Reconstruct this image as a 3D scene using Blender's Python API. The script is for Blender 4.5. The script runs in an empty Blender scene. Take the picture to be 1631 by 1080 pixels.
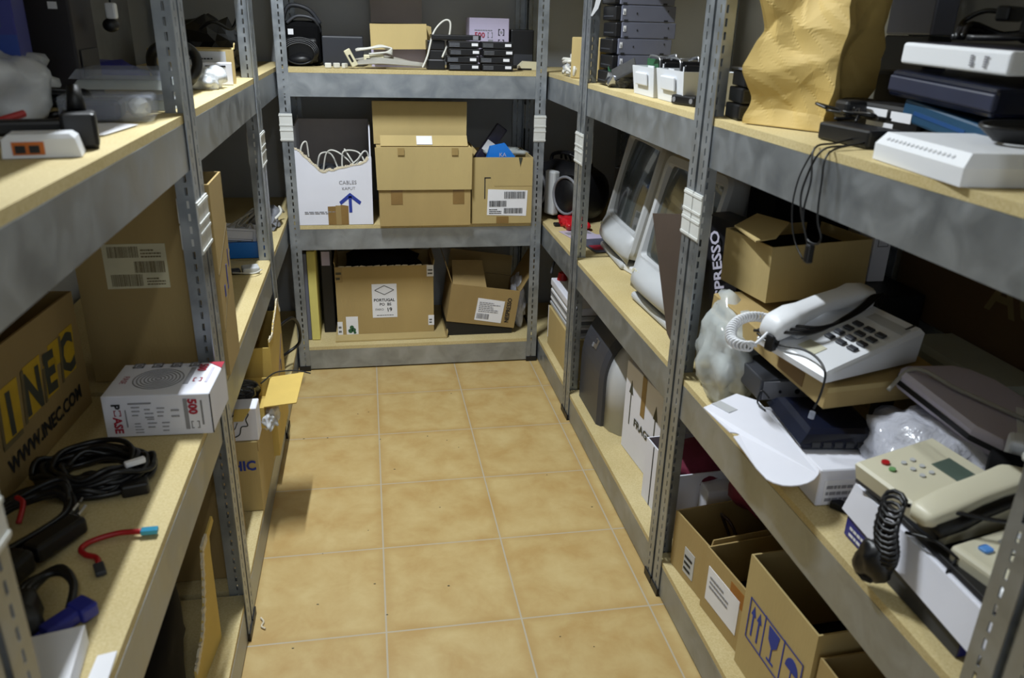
import bpy, bmesh, math, random
from mathutils import Vector, Matrix, noise
random.seed(7)
S = bpy.context.scene
COL = S.collection
PI = math.pi
R = math.radians

# ------------------------------------------------------------------ materials
def lin(h):
    h = h.lstrip('#'); o = []
    for i in (0, 2, 4):
        c = int(h[i:i+2], 16)/255
        o.append(c/12.92 if c <= .04045 else ((c+.055)/1.055)**2.4)
    return (*o, 1)

MATS = {}
def mat(name, h, rough=.6, metal=0, var=.12, scale=12, bump=0, bscale=60, spec=.5, alpha=1, trans=0, coat=0, stretch=(1, 1, 1), detail=4):
    if name in MATS: return MATS[name]
    m = bpy.data.materials.new(name); m.use_nodes = True
    nt = m.node_tree; N = nt.nodes; L = nt.links
    b = N['Principled BSDF']
    c = lin(h)
    tc = N.new('ShaderNodeTexCoord'); mp = N.new('ShaderNodeMapping'); mp.inputs['Scale'].default_value = stretch
    L.new(tc.outputs['Object'], mp.inputs['Vector'])
    if var:
        nz = N.new('ShaderNodeTexNoise'); nz.inputs['Scale'].default_value = scale; nz.inputs['Detail'].default_value = detail
        L.new(mp.outputs['Vector'], nz.inputs['Vector'])
        rp = N.new('ShaderNodeValToRGB')
        rp.color_ramp.elements[0].position = .3; rp.color_ramp.elements[1].position = .7
        rp.color_ramp.elements[0].color = (*[x*(1-var) for x in c[:3]], 1)
        rp.color_ramp.elements[1].color = (*[min(1, x*(1+var)) for x in c[:3]], 1)
        L.new(nz.outputs['Fac'], rp.inputs['Fac']); L.new(rp.outputs['Color'], b.inputs['Base Color'])
    else:
        b.inputs['Base Color'].default_value = c
    b.inputs['Roughness'].default_value = rough; b.inputs['Metallic'].default_value = metal
    b.inputs['Specular IOR Level'].default_value = spec
    b.inputs['Alpha'].default_value = alpha
    b.inputs['Transmission Weight'].default_value = trans
    b.inputs['Coat Weight'].default_value = coat
    if bump:
        n2 = N.new('ShaderNodeTexNoise'); n2.inputs['Scale'].default_value = bscale
        L.new(mp.outputs['Vector'], n2.inputs['Vector'])
        bp = N.new('ShaderNodeBump'); bp.inputs['Strength'].default_value = bump; bp.inputs['Distance'].default_value = .004
        L.new(n2.outputs['Fac'], bp.inputs['Height']); L.new(bp.outputs['Normal'], b.inputs['Normal'])
    MATS[name] = m
    return m

CARD = mat('cardboard_tan', 'aa925f', .85, var=.10, scale=5, bump=.12, bscale=160, stretch=(1, 1, .25))
CARD2 = mat('cardboard_pale', 'b5a06c', .85, var=.08, scale=5, bump=.12, bscale=160, stretch=(1, 1, .25))
CARD3 = mat('cardboard_brown', '977f50', .85, var=.12, scale=5, bump=.12, bscale=160, stretch=(1, 1, .25))
CARDY = mat('cardboard_yellow', 'cdb05e', .8, var=.10, scale=5, bump=.1, bscale=140)
CARDG = mat('cardboard_grey_inside', 'a59d98', .9, var=.1, scale=6)
TORN = mat('torn_paper_edge', 'd8cdb4', .95, var=.15, scale=60, bump=.4, bscale=200)
KRAFT = mat('kraft_paper', 'c8ac66', .7, var=.08, scale=9, bump=.25, bscale=30)
TAPE = mat('parcel_tape', '86693a', .35, var=.10, scale=20)
TAPEL = mat('parcel_tape_pale', '9c8350', .4, var=.10, scale=20)
WHITE = mat('white_card', 'dfe0ea', .65, var=.04, scale=6)
WHITEP = mat('white_plastic', 'e2e4e8', .35, var=.02, scale=6)
PAPER = mat('white_paper', 'e6e6ea', .8, var=.03, scale=10)
LILAC = mat('lilac_card', 'bdb4cc', .55, var=.04, scale=6)
GREYL = mat('light_grey_plastic', 'b9bbbd', .45, var=.04, scale=8)
CONN = mat('connector_plastic', 'cfd0cc', .45, var=.04, scale=20)
BEIGE = mat('beige_plastic', 'cfcab2', .42, var=.03, scale=8)
CREAM = mat('cream_plastic', 'd5ceae', .45, var=.04, scale=8)
GREYM = mat('mid_grey_plastic', '77787e', .5, var=.05, scale=8)
SLATE = mat('slate_metal', '6d7080', .5, .3, var=.06, scale=8)
DGREY = mat('dark_grey_plastic', '33353b', .5, var=.08, scale=8)
BLACK = mat('black_plastic', '0d0d10', .45, var=.15, scale=20)
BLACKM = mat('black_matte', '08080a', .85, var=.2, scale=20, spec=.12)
BLACKG = mat('black_gloss', '0b0d14', .18, var=.1, scale=10)
NAVY = mat('navy_gloss', '121728', .2, var=.1, scale=10)
CABLE = mat('black_cable', '0c0c0f', .4, var=.15, scale=30)
CABW = mat('white_cable', 'cfcdc4', .5, var=.05, scale=30)
CABG = mat('grey_cable', '98948a', .5, var=.05, scale=30)
RED = mat('red_plastic', 'a3141a', .4, var=.08, scale=20)
REDBAG = mat('red_bag', 'c01420', .3, var=.15, scale=20, bump=.5, bscale=40)
MAROON = mat('maroon_cloth', '6d1c34', .85, var=.2, scale=20, bump=.5, bscale=60)
MAROOND = mat('maroon_black', '140a0e', .5, var=.2, scale=8)
BLUE = mat('blue_plastic', '1f7ad8', .4, var=.06, scale=10)
BLUED = mat('deep_blue_plastic', '232a86', .4, var=.06, scale=10)
BLUEC = mat('blue_card', '17467e', .5, var=.06, scale=10)
TEAL = mat('petrol_blue', '1f4664', .45, var=.06, scale=10)
INKB = mat('blue_ink', '273a94', .7, var=.05, scale=30)
INKP = mat('purple_ink', '3b2f66', .7, var=.05, scale=30)
INK = mat('black_ink', '1b1b1e', .7, var=.05, scale=30)
INKG = mat('grey_ink', '8a8a90', .7, var=.05, scale=30)
INKR = mat('red_ink', 'a32238', .7, var=.05, scale=30)
INKD = mat('dark_olive_ink', '3f4034', .7, var=.05, scale=30)
INKW = mat('white_ink', 'c3bfd0', .7, var=.05, scale=30)
INKBR = mat('brown_ink', '6e5f3c', .7, var=.05, scale=30)
YEL = mat('yellow_ink', 'c7a11c', .7, var=.08, scale=30)
YFOAM = mat('yellow_foam', 'd5c971', .85, var=.05, scale=20)
GREEN = mat('green_circuit', '2c5a3c', .45, var=.2, scale=60)
SILVER = mat('bright_metal', 'b8bac0', .28, .9, var=.1, scale=30)
LCD = mat('lcd_grey_green', '55645c', .25, var=.03, scale=10)
SCREEN = mat('crt_glass', '3a403f', .16, var=.05, scale=4, coat=.6)
PINK = mat('pink_label', '9c3358', .6, var=.05, scale=20)
ORANGE = mat('orange_plastic', 'c4671c', .5, var=.05, scale=20)
BROWN = mat('dark_brown_panel', '4b3f38', .6, var=.1, scale=8)
VIOLET = mat('silver_violet_plastic', 'c2bac9', .35, var=.03, scale=8)
PBAG = mat('clear_plastic_film', 'd6dcda', .2, var=.08, scale=14, bump=.6, bscale=30, alpha=.58, spec=.8)
PBAGW = mat('milky_plastic_film', 'd9dde2', .25, var=.08, scale=14, bump=.6, bscale=30, alpha=.72, spec=.8)
BUBBLE = mat('bubble_wrap', 'd4d6e2', .2, var=.08, scale=30, bump=1.0, bscale=80, alpha=.75, spec=.8)
CLEAR = mat('clear_hard_plastic', 'cfd6e6', .08, var=.03, scale=10, alpha=.28, spec=.9)
BINP = mat('white_translucent_plastic', 'e6e9ee', .35, var=.02, scale=8, trans=.15)
WALLM = mat('wall_paint', 'bbbdbe', .9, var=.05, scale=2, bump=.1, bscale=80)

def steel_material():
    m = mat('galvanised_steel', 'a9adb0', .42, .72, var=.02)
    nt = m.node_tree; N = nt.nodes; L = nt.links; b = N['Principled BSDF']
    tc = N.new('ShaderNodeTexCoord')
    n1 = N.new('ShaderNodeTexNoise'); n1.inputs['Scale'].default_value = 16; n1.inputs['Detail'].default_value = 5; n1.inputs['Distortion'].default_value = .6
    n2 = N.new('ShaderNodeTexNoise'); n2.inputs['Scale'].default_value = 3; n2.inputs['Detail'].default_value = 2
    for n in (n1, n2): L.new(tc.outputs['Object'], n.inputs['Vector'])
    mx = N.new('ShaderNodeMix'); mx.data_type = 'FLOAT'; mx.inputs[0].default_value = .45
    L.new(n1.outputs['Fac'], mx.inputs[2]); L.new(n2.outputs['Fac'], mx.inputs[3])
    rp = N.new('ShaderNodeValToRGB')
    rp.color_ramp.elements[0].position = .35; rp.color_ramp.elements[1].position = .68
    rp.color_ramp.elements[0].color = lin('878d93'); rp.color_ramp.elements[1].color = lin('b2b7bc')
    L.new(mx.outputs[0], rp.inputs['Fac']); L.new(rp.outputs['Color'], b.inputs['Base Color'])
    r2 = N.new('ShaderNodeMapRange'); r2.inputs[1].default_value = .35; r2.inputs[2].default_value = .65; r2.inputs[3].default_value = .34; r2.inputs[4].default_value = .5
    L.new(n1.outputs['Fac'], r2.inputs[0]); L.new(r2.outputs[0], b.inputs['Roughness'])
    return m
STEEL = steel_material()

def board_material():
    m = mat('particle_board', 'c3ac78', .75, var=.02)
    nt = m.node_tree; N = nt.nodes; L = nt.links; b = N['Principled BSDF']
    tc = N.new('ShaderNodeTexCoord')
    n1 = N.new('ShaderNodeTexNoise'); n1.inputs['Scale'].default_value = 260; n1.inputs['Detail'].default_value = 3
    n2 = N.new('ShaderNodeTexNoise'); n2.inputs['Scale'].default_value = 5; n2.inputs['Detail'].default_value = 3
    for n in (n1, n2): L.new(tc.outputs['Object'], n.inputs['Vector'])
    mx = N.new('ShaderNodeMix'); mx.data_type = 'FLOAT'; mx.inputs[0].default_value = .4
    L.new(n1.outputs['Fac'], mx.inputs[2]); L.new(n2.outputs['Fac'], mx.inputs[3])
    rp = N.new('ShaderNodeValToRGB')
    rp.color_ramp.elements[0].position = .35; rp.color_ramp.elements[1].position = .65
    rp.color_ramp.elements[0].color = lin('b9a570'); rp.color_ramp.elements[1].color = lin('cfbf90')
    L.new(mx.outputs[0], rp.inputs['Fac']); L.new(rp.outputs['Color'], b.inputs['Base Color'])
    return m
BOARD = board_material()

def floor_material():
    m = bpy.data.materials.new('terracotta_tiles'); m.use_nodes = True
    nt = m.node_tree; N = nt.nodes; L = nt.links; b = N['Principled BSDF']
    tc = N.new('ShaderNodeTexCoord')
    mp = N.new('ShaderNodeMapping'); L.new(tc.outputs['Object'], mp.inputs['Vector'])
    br = N.new('ShaderNodeTexBrick')
    br.offset = 0; br.squash = 1
    br.inputs['Scale'].default_value = 1
    br.inputs['Brick Width'].default_value = .33; br.inputs['Row Height'].default_value = .33
    br.inputs['Mortar Size'].default_value = .0022; br.inputs['Mortar Smooth'].default_value = .1
    br.inputs['Color1'].default_value = lin('bc9d60'); br.inputs['Color2'].default_value = lin('c4a76c')
    br.inputs['Mortar'].default_value = lin('b0a592')
    L.new(mp.outputs['Vector'], br.inputs['Vector'])
    # cloudy glaze
    n1 = N.new('ShaderNodeTexNoise'); n1.inputs['Scale'].default_value = 9; n1.inputs['Detail'].default_value = 7; n1.inputs['Roughness'].default_value = .62; n1.inputs['Distortion'].default_value = .25
    L.new(mp.outputs['Vector'], n1.inputs['Vector'])
    rp = N.new('ShaderNodeValToRGB')
    rp.color_ramp.elements[0].position = .34; rp.color_ramp.elements[1].position = .68
    rp.color_ramp.elements[0].color = lin('ad8c54'); rp.color_ramp.elements[1].color = lin('c8b480')
    L.new(n1.outputs['Fac'], rp.inputs['Fac'])
    # wide soft brick for the darker glaze near tile edges
    b2 = N.new('ShaderNodeTexBrick'); b2.offset = 0; b2.squash = 1
    b2.inputs['Scale'].default_value = 1
    b2.inputs['Brick Width'].default_value = .33; b2.inputs['Row Height'].default_value = .33
    b2.inputs['Mortar Size'].default_value = .03; b2.inputs['Mortar Smooth'].default_value = 1.0
    L.new(mp.outputs['Vector'], b2.inputs['Vector'])
    mul = N.new('ShaderNodeMath'); mul.operation = 'MULTIPLY'
    n3 = N.new('ShaderNodeTexNoise'); n3.inputs['Scale'].default_value = 3.2; n3.inputs['Detail'].default_value = 3
    L.new(mp.outputs['Vector'], n3.inputs['Vector'])
    L.new(b2.outputs['Fac'], mul.inputs[0]); L.new(n3.outputs['Fac'], mul.inputs[1])
    mxe = N.new('ShaderNodeMix'); mxe.data_type = 'RGBA'
    L.new(mul.outputs[0], mxe.inputs[0]); L.new(rp.outputs['Color'], mxe.inputs[6]); mxe.inputs[7].default_value = lin('a07c42')
    mxb = N.new('ShaderNodeMix'); mxb.data_type = 'RGBA'; mxb.inputs[0].default_value = .35
    L.new(mxe.outputs[2], mxb.inputs[6]); L.new(br.outputs['Color'], mxb.inputs[7])
    fin = N.new('ShaderNodeMix'); fin.data_type = 'RGBA'
    L.new(br.outputs['Fac'], fin.inputs[0]); L.new(mxb.outputs[2], fin.inputs[6]); fin.inputs[7].default_value = lin('b3a893')
    L.new(fin.outputs[2], b.inputs['Base Color'])
    b.inputs['Roughness'].default_value = .5
    bp = N.new('ShaderNodeBump'); bp.inputs['Strength'].default_value = .3; bp.inputs['Distance'].default_value = .003; bp.invert = True
    L.new(br.outputs['Fac'], bp.inputs['Height']); L.new(bp.outputs['Normal'], b.inputs['Normal'])
    return m
FLOORM = floor_material()

# ------------------------------------------------------------------ mesh builder
def catmull(pts, sub, closed=False):
    P = [Vector(p) for p in pts]
    if len(P) < 3 and not closed: return P
    out = []; n = len(P)
    rng = range(n if closed else n-1)
    for i in rng:
        if closed: p0, p1, p2, p3 = P[i-1], P[i], P[(i+1) % n], P[(i+2) % n]
        else: p0, p1, p2, p3 = P[max(i-1, 0)], P[i], P[i+1], P[min(i+2, n-1)]
        for k in range(sub):
            t = k/sub
            out.append(.5*((2*p1)+(p2-p0)*t+(2*p0-5*p1+4*p2-p3)*t*t+(3*p1-p0-3*p2+p3)*t**3))
    if not closed: out.append(P[-1])
    return out

class MB:
    def __init__(s, M=None):
        s.bm = bmesh.new(); s.M = M
    def _merge(s, t, M=None):
        if M is not None: bmesh.ops.transform(t, matrix=M, verts=t.verts)
        me = bpy.data.meshes.new('t'); t.to_mesh(me); t.free(); s.bm.from_mesh(me); bpy.data.meshes.remove(me); return s
    def box(s, a, b, M=None):
        t = bmesh.new(); bmesh.ops.create_cube(t, size=1)
        for v in t.verts:
            v.co = Vector([(a[i]+b[i])/2 + v.co[i]*(b[i]-a[i]) for i in range(3)])
        return s._merge(t, M)
    def rbox(s, a, b, r, seg=2, M=None):
        t = bmesh.new(); bmesh.ops.create_cube(t, size=1)
        for v in t.verts:
            v.co = Vector([(a[i]+b[i])/2 + v.co[i]*(b[i]-a[i]) for i in range(3)])
        bmesh.ops.bevel(t, geom=t.edges[:], offset=r, segments=seg, profile=.5, affect='EDGES')
        return s._merge(t, M)
    def prism(s, poly, ext, M=None):
        t = bmesh.new(); e = Vector(ext)
        a = [t.verts.new(Vector(p)) for p in poly]; b = [t.verts.new(Vector(p)+e) for p in poly]
        n = len(a)
        t.faces.new(a); t.faces.new(b[::-1])
        for i in range(n): t.faces.new((a[i], b[i], b[(i+1) % n], a[(i+1) % n]))
        bmesh.ops.recalc_face_normals(t, faces=t.faces[:])
        return s._merge(t, M)
    def cyl(s, p, q, r0, r1=None, n=16):
        r1 = r0 if r1 is None else r1
        p, q = Vector(p), Vector(q); d = (q-p)
        t = bmesh.new()
        bmesh.ops.create_cone(t, cap_ends=True, segments=n, radius1=r0, radius2=max(r1, 1e-5), depth=d.length)
        M = Matrix.Translation((p+q)/2) @ d.to_track_quat('Z', 'Y').to_matrix().to_4x4()
        return s._merge(t, M)
    def tube(s, pts, r, n=8, sub=6, closed=False):
        P = catmull(pts, sub, closed)
        t = bmesh.new(); rings = []; up = Vector((0, 0, 1)); N = len(P)
        prev = None
        for i in range(N):
            if closed: tan = P[(i+1) % N]-P[i-1]
            else: tan = P[min(i+1, N-1)]-P[max(i-1, 0)]
            if tan.length < 1e-9: tan = Vector((1, 0, 0))
            tan.normalize()
            if prev is None:
                a = up if abs(tan.dot(up)) < .9 else Vector((1, 0, 0))
                x = tan.cross(a).normalized()
            else:
                x = (prev - tan*prev.dot(tan))
                x = x.normalized() if x.length > 1e-6 else tan.orthogonal().normalized()
            prev = x; y = tan.cross(x)
            rings.append([t.verts.new(P[i]+r*(math.cos(2*PI*k/n)*x+math.sin(2*PI*k/n)*y)) for k in range(n)])
        m = N if closed else N-1
        for i in range(m):
            A, B = rings[i], rings[(i+1) % N]
            for k in range(n): t.faces.new((A[k], A[(k+1) % n], B[(k+1) % n], B[k]))
        if not closed: t.faces.new(rings[0][::-1]); t.faces.new(rings[-1])
        return s._merge(t)
    def loft(s, rings, cap=True, closed=True):
        t = bmesh.new(); VS = [[t.verts.new(Vector(p)) for p in r] for r in rings]
        n = len(VS[0])
        for A, B in zip(VS, VS[1:]):
            for k in range(n if closed else n-1): t.faces.new((A[k], A[(k+1) % n], B[(k+1) % n], B[k]))
        if cap: t.faces.new(VS[0][::-1]); t.faces.new(VS[-1])
        bmesh.ops.recalc_face_normals(t, faces=t.faces[:])
        return s._merge(t)
    def blob(s, c, rad, amp=.25, fr=9, seed=0, sub=3, flat=None, ridge=True):
        t = bmesh.new(); bmesh.ops.create_icosphere(t, subdivisions=sub, radius=1)
        c = Vector(c)
        for v in t.verts:
            d = v.co.normalized()
            p = Vector((d.x*rad[0], d.y*rad[1], d.z*rad[2]))
            q = p*fr+Vector((seed*3.1, seed*1.7, seed*.9))
            nz = (abs(noise.noise(q))*2-.5) if ridge else noise.noise(q)
            nz += .4*noise.noise(q*2.7)
            v.co = c+p*(1+amp*nz)
            if flat is not None and v.co.z < flat: v.co.z = flat
        return s._merge(t)
    def sheet(s, o, u, v, nu, nv, amp, fr, seed=0, thick=.0008):
        o, u, v = Vector(o), Vector(u), Vector(v); n = u.cross(v).normalized()
        t = bmesh.new(); G = []
        for i in range(nu+1):
            G.append([])
            for j in range(nv+1):
                p = o+u*(i/nu)+v*(j/nv)
                p = p+n*amp*(noise.noise(p*fr+Vector((seed, seed*2, 0)))+.4*noise.noise(p*fr*2.6))
                G[-1].append(t.verts.new(p))
        fs = [t.faces.new((G[i][j], G[i+1][j], G[i+1][j+1], G[i][j+1])) for i in range(nu) for j in range(nv)]
        bmesh.ops.solidify(t, geom=fs, thickness=thick)
        return s._merge(t)
    def done(s, name, m, parent=None, smooth=False):
        if s.M is not None: bmesh.ops.transform(s.bm, matrix=s.M, verts=s.bm.verts)
        bmesh.ops.recalc_face_normals(s.bm, faces=s.bm.faces[:])
        me = bpy.data.meshes.new(name); s.bm.to_mesh(me); s.bm.free()
        if smooth:
            for p in me.polygons: p.use_smooth = True
        me.materials.append(m)
        o = bpy.data.objects.new(name, me); COL.objects.link(o)
        if parent is not None: o.parent = parent
        return o

def thing(name, label, cat, loc=(0, 0, 0), rz=0, rx=0, ry=0, group=None):
    o = bpy.data.objects.new(name, None); COL.objects.link(o)
    o.empty_display_size = .05
    o.location = loc; o.rotation_euler = (R(rx), R(ry), R(rz))
    o['label'] = label; o['category'] = cat
    if group: o['group'] = group
    return o
def tag(o, label, cat, group=None):
    o['label'] = label; o['category'] = cat
    if group: o['group'] = group
    return o
def lab(o, s): o['label'] = s; return o
def struct(o): o['kind'] = 'structure'; return o

def face(w, d, h, which):
    "frame of one side of a box whose front-left-bottom corner is the origin"
    V = Vector
    o, u, v = {'front': (V((0, 0, 0)), V((1, 0, 0)), V((0, 0, 1))),
               'left': (V((0, d, 0)), V((0, -1, 0)), V((0, 0, 1))),
               'right': (V((w, 0, 0)), V((0, 1, 0)), V((0, 0, 1))),
               'back': (V((w, d, 0)), V((-1, 0, 0)), V((0, 0, 1))),
               'top': (V((0, 0, h)), V((1, 0, 0)), V((0, 1, 0)))}[which]
    n = u.cross(v)
    M = Matrix((( u.x, v.x, n.x, o.x), (u.y, v.y, n.y, o.y), (u.z, v.z, n.z, o.z), (0, 0, 0, 1)))
    return M
def patch(F, u0, v0, u1, v1, name, m, parent, t=.0012, z=0, ang=0):
    if ang:
        c = Matrix.Translation(((u0+u1)/2, (v0+v1)/2, z)) @ Matrix.Rotation(R(ang), 4, 'Z')
        w, h = (u1-u0)/2, (v1-v0)/2
        return MB(F @ c).box((-w, -h, -.0002), (w, h, t)).done(name, m, parent)
    return MB(F).box((u0, v0, z-.0002), (u1, v1, z+t)).done(name, m, parent)
def txt(s, F, u, v, size, m, parent, ang=0, z=.0016, align='LEFT', bold=0, sx=1, name='printed_text'):
    c = bpy.data.curves.new('t', 'FONT'); c.body = s; c.size = size; c.align_x = align; c.align_y = 'BOTTOM_BASELINE'
    c.resolution_u = 2; c.offset = bold
    o = bpy.data.objects.new('t', c); COL.objects.link(o)
    dg = bpy.context.evaluated_depsgraph_get(); dg.update()
    me = bpy.data.meshes.new_from_object(o.evaluated_get(dg))
    bpy.data.objects.remove(o); bpy.data.curves.remove(c)
    me.transform(F @ Matrix.Translation((u, v, z)) @ Matrix.Rotation(R(ang), 4, 'Z') @ Matrix.Diagonal((sx, 1, 1, 1)))
    me.materials.clear(); me.materials.append(m); me.name = name
    p = bpy.data.objects.new(name, me); COL.objects.link(p); p.parent = parent
    return p
def bars(F, u0, v0, u1, v1, m, parent, n=24, z=.0014, seed=1, name='barcode', vertical=True):
    r = random.Random(seed); b = MB(F); x = u0 if vertical else v0; e = u1 if vertical else v1
    st = (e-x)/n
    while x < e-st*.3:
        w = st*r.choice((.3, .5, .8))
        if vertical: b.box((x, v0, z-.0001), (x+w, v1, z+.0002))
        else: b.box((u0, x, z-.0001), (u1, x+w, z+.0002))
        x += w+st*r.choice((.3, .5, .6))
    return b.done(name, m, parent)
def lines(F, u0, v0, u1, v1, m, parent, n=4, z=.0014, seed=1, fill=.45, name='printed_lines'):
    r = random.Random(seed); b = MB(F); st = (v1-v0)/n
    for i in range(n):
        x = u0; y = v0+st*i; e = u1-(u1-u0)*r.random()*.4
        while x < e:
            w = (u1-u0)*r.uniform(.06, .16); b.box((x, y, z-.0001), (min(x+w, e), y+st*fill, z+.0002)); x += w+(u1-u0)*.025
    return b.done(name, m, parent)
def outline(F, u0, v0, u1, v1, w, m, parent, z=.0014, name='printed_frame'):
    b = MB(F)
    for a in ((u0, v0, u1, v0+w), (u0, v1-w, u1, v1), (u0, v0, u0+w, v1), (u1-w, v0, u1, v1)):
        b.box((a[0], a[1], z-.0001), (a[2], a[3], z+.0002))
    return b.done(name, m, parent)

CT = .004
def carton(name, label, loc, w, d, h, m, rz=0, rx=0, ry=0, open_=True, flaps=None, cat='box', inside=None, group=None):
    """open or closed carton; flaps = {side: (degrees outward from straight up, length)}"""
    t = thing(name, label, cat, loc, rz, rx, ry, group)
    b = MB()
    if open_:
        b.box((0, 0, 0), (w, d, CT)); b.box((0, 0, CT), (w, CT, h)); b.box((0, d-CT, CT), (w, d, h))
        b.box((0, CT, CT), (CT, d-CT, h)); b.box((w-CT, CT, CT), (w, d-CT, h))
    else:
        b.rbox((0, 0, 0), (w, d, h), .002, 1)
    b.done('body', m, t)
    for side, (ang, ln) in (flaps or {}).items():
        a = R(ang); c, s_ = math.cos(a), math.sin(a)
        if side in ('front', 'back'):
            y0, sg = (0, -1) if side == 'front' else (d, 1)
            p = Vector((0.003, y0, h+.001)); u = Vector((w-.006, 0, 0)); v = Vector((0, sg*s_*ln, c*ln))
        else:
            x0, sg = (0, -1) if side == 'left' else (w, 1)
            p = Vector((x0, .003, h+.001)); u = Vector((0, d-.006, 0)); v = Vector((sg*s_*ln, 0, c*ln))
        n = u.cross(v).normalized()*CT*.8
        MB().prism([p, p+u, p+u*.985+v, p+u*.015+v], n).done('flap', m, t)
    return t

# ------------------------------------------------------------------ the setting
struct(MB().box((-.9, -4.4, -.05), (1.4, .9, 0)).done('floor', FLOORM))
struct(MB().box((-.95, .775, 0), (1.4, .9, 2.7)).done('wall_back', WALLM))
struct(MB().box((-.95, -4.4, 0), (-.83, .775, 2.7)).done('wall_left', WALLM))
struct(MB().box((1.21, -4.4, 0), (1.4, .775, 2.7)).done('wall_right', WALLM))
struct(MB().box((-.95, -4.4, 2.6), (1.4, .9, 2.7)).done('ceiling', mat('ceiling_paint', 'cfcfcc', .9, var=.03, scale=2)))

# ------------------------------------------------------------------ racks
PW, PT = .042, .002
def post_mesh():
    "slotted angle: corner at origin, flanges along +x and +y, real slots"
    H, pitch, sh, sw = 1.86, .025, .015, .005
    b = MB()
    for ax in (0, 1):
        def P(u, z, o): return (u, o, z) if ax == 0 else (o, u, z)
        t = bmesh.new()
        c = PW*.55
        xs = [0, c-sw/2, c+sw/2, PW]
        z = .01; prev = [t.verts.new(P(x, 0, 0)) for x in xs]
        def row(zz): return [t.verts.new(P(x, zz, 0)) for x in xs]
        n = int((H-.03)/pitch)
        for i in range(n):
            a = row(z+.005); b_ = row(z+.005+sh)
            for k in range(3): t.faces.new((prev[k], prev[k+1], a[k+1], a[k]))
            t.faces.new((a[0], a[1], b_[1], b_[0])); t.faces.new((a[2], a[3], b_[3], b_[2]))
            prev = b_; z += pitch
        top = row(H)
        for k in range(3): t.faces.new((prev[k], prev[k+1], top[k+1], top[k]))
        bmesh.ops.recalc_face_normals(t, faces=t.faces[:])
        g = t.faces[:]+t.edges[:]+t.verts[:]
        ret = bmesh.ops.extrude_face_region(t, geom=t.faces[:])
        vs = [e for e in ret['geom'] if isinstance(e, bmesh.types.BMVert)]
        bmesh.ops.translate(t, verts=vs, vec=(0, PT, 0) if ax == 0 else (PT, 0, 0))
        b._merge(t)
    return b
PROTO = post_mesh().done('post', STEEL)
PM = PROTO.data; bpy.data.objects.remove(PROTO)
def conn_mesh():
    b = MB()
    for z0, z1 in ((.938, .986), (.990, 1.038)):
        b.box((-.003, -.003, z0), (PW+.002, .0, z1)); b.box((-.003, 0, z0), (0, PW+.002, z1))
    for z0 in (.941, .975, .994, 1.029):
        b.box((-.0045, -.0045, z0), (PW+.002, -.003, z0+.005)); b.box((-.0045, -.003, z0), (-.003, PW+.002, z0+.005))
    b.box((-.0025, -.0025, .985), (PW, 0, .991)); b.box((-.0025, 0, .985), (0, PW, .991))
    return b
CPROTO = conn_mesh().done('connector', CONN); CM = CPROTO.data; bpy.data.objects.remove(CPROTO)
fb = MB().box((-.003, -.003, 0), (PW+.001, .003, .022)).box((-.003, .003, 0), (.003, PW+.001, .022)).box((-.003, -.003, 0), (PW, PW, .004))
FP = fb.done('foot', BLACK); FM = FP.data; bpy.data.objects.remove(FP)

def rack(label, x0, x1, y0, y1, levels):
    t = thing('shelving_rack', label, 'shelves', (x0, y0, 0), group='galvanised shelving racks')
    w, d = x1-x0, y1-y0
    for (px, py, a) in ((0, 0, 0), (w, 0, 90), (w, d, 180), (0, d, 270)):
        p = bpy.data.objects.new('post', PM); COL.objects.link(p); p.parent = t
        p.location = (px, py, .004); p.rotation_euler = (0, 0, R(a))
        for nm, me in (('connector', CM), ('foot', FM)):
            c = bpy.data.objects.new(nm, me); COL.objects.link(c); c.parent = p; c.location = (0, 0, -.004)
            if nm == 'connector': c['label'] = 'white plastic joint clip'
    for zb in levels:          # zb = top of the board
        zt = zb-.016; zl = zt-.083
        for (a, b) in (((.003, .004), (w-.003, .028)), ((.003, d-.028), (w-.003, d-.004))):
            MB().box((a[0], a[1], zl), (b[0], b[1], zt)).done('beam', STEEL, t)
        for xa in (.004, w-.024):
            MB().box((xa, .029, zl), (xa+.02, d-.029, zt)).done('beam', STEEL, t)
        bo = MB().box((.0045, .0045, zt+.0005), (w-.0045, d-.0045, zb-.001)).done('shelf_board', BOARD, t)
    return t
ZT, ZM, ZL, ZLM = 1.197, .616, .106, .636
XR, XL, XB0, XB1 = .692, -.316, -.3125, .6865
def srack(label, x0, x1, y0, y1, levels):
    """side rack: its long beams run along y, so build it turned"""
    t = thing('shelving_rack', label, 'shelves', (x0, y0, 0), group='galvanised shelving racks')
    w, d = x1-x0, y1-y0
    for (px, py, a) in ((0, 0, 0), (w, 0, 90), (w, d, 180), (0, d, 270)):
        p = bpy.data.objects.new('post', PM); COL.objects.link(p); p.parent = t
        p.location = (px, py, .004); p.rotation_euler = (0, 0, R(a))
        for nm, me in (('connector', CM), ('foot', FM)):
            c = bpy.data.objects.new(nm, me); COL.objects.link(c); c.parent = p; c.location = (0, 0, -.004)
            if nm == 'connector': c['label'] = 'white plastic joint clip'
    for zb in levels:
        zt = zb-.016; zl = zt-.083
        for xa, lip in ((.004, -.0015), (w-.028, .0015)):
            MB().box((xa, .003, zl), (xa+.024, d-.003, zt)).done('beam', STEEL, t)
        for ya in (.004, d-.024):
            MB().box((.029, ya, zl), (w-.029, ya+.02, zt)).done('beam', STEEL, t)
        MB().box((.0045, .0045, zt+.0005), (w-.0045, d-.0045, zb-.001)).done('shelf_board', BOARD, t)
    return t
LV = (ZL, ZM, ZT, 1.70)
LVL = (ZL, ZLM, ZT, 1.70)
rack('steel shelving rack across the end of the aisle, with three white-fronted cartons', XB0, XB1, .257, .737, LV)
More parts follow.
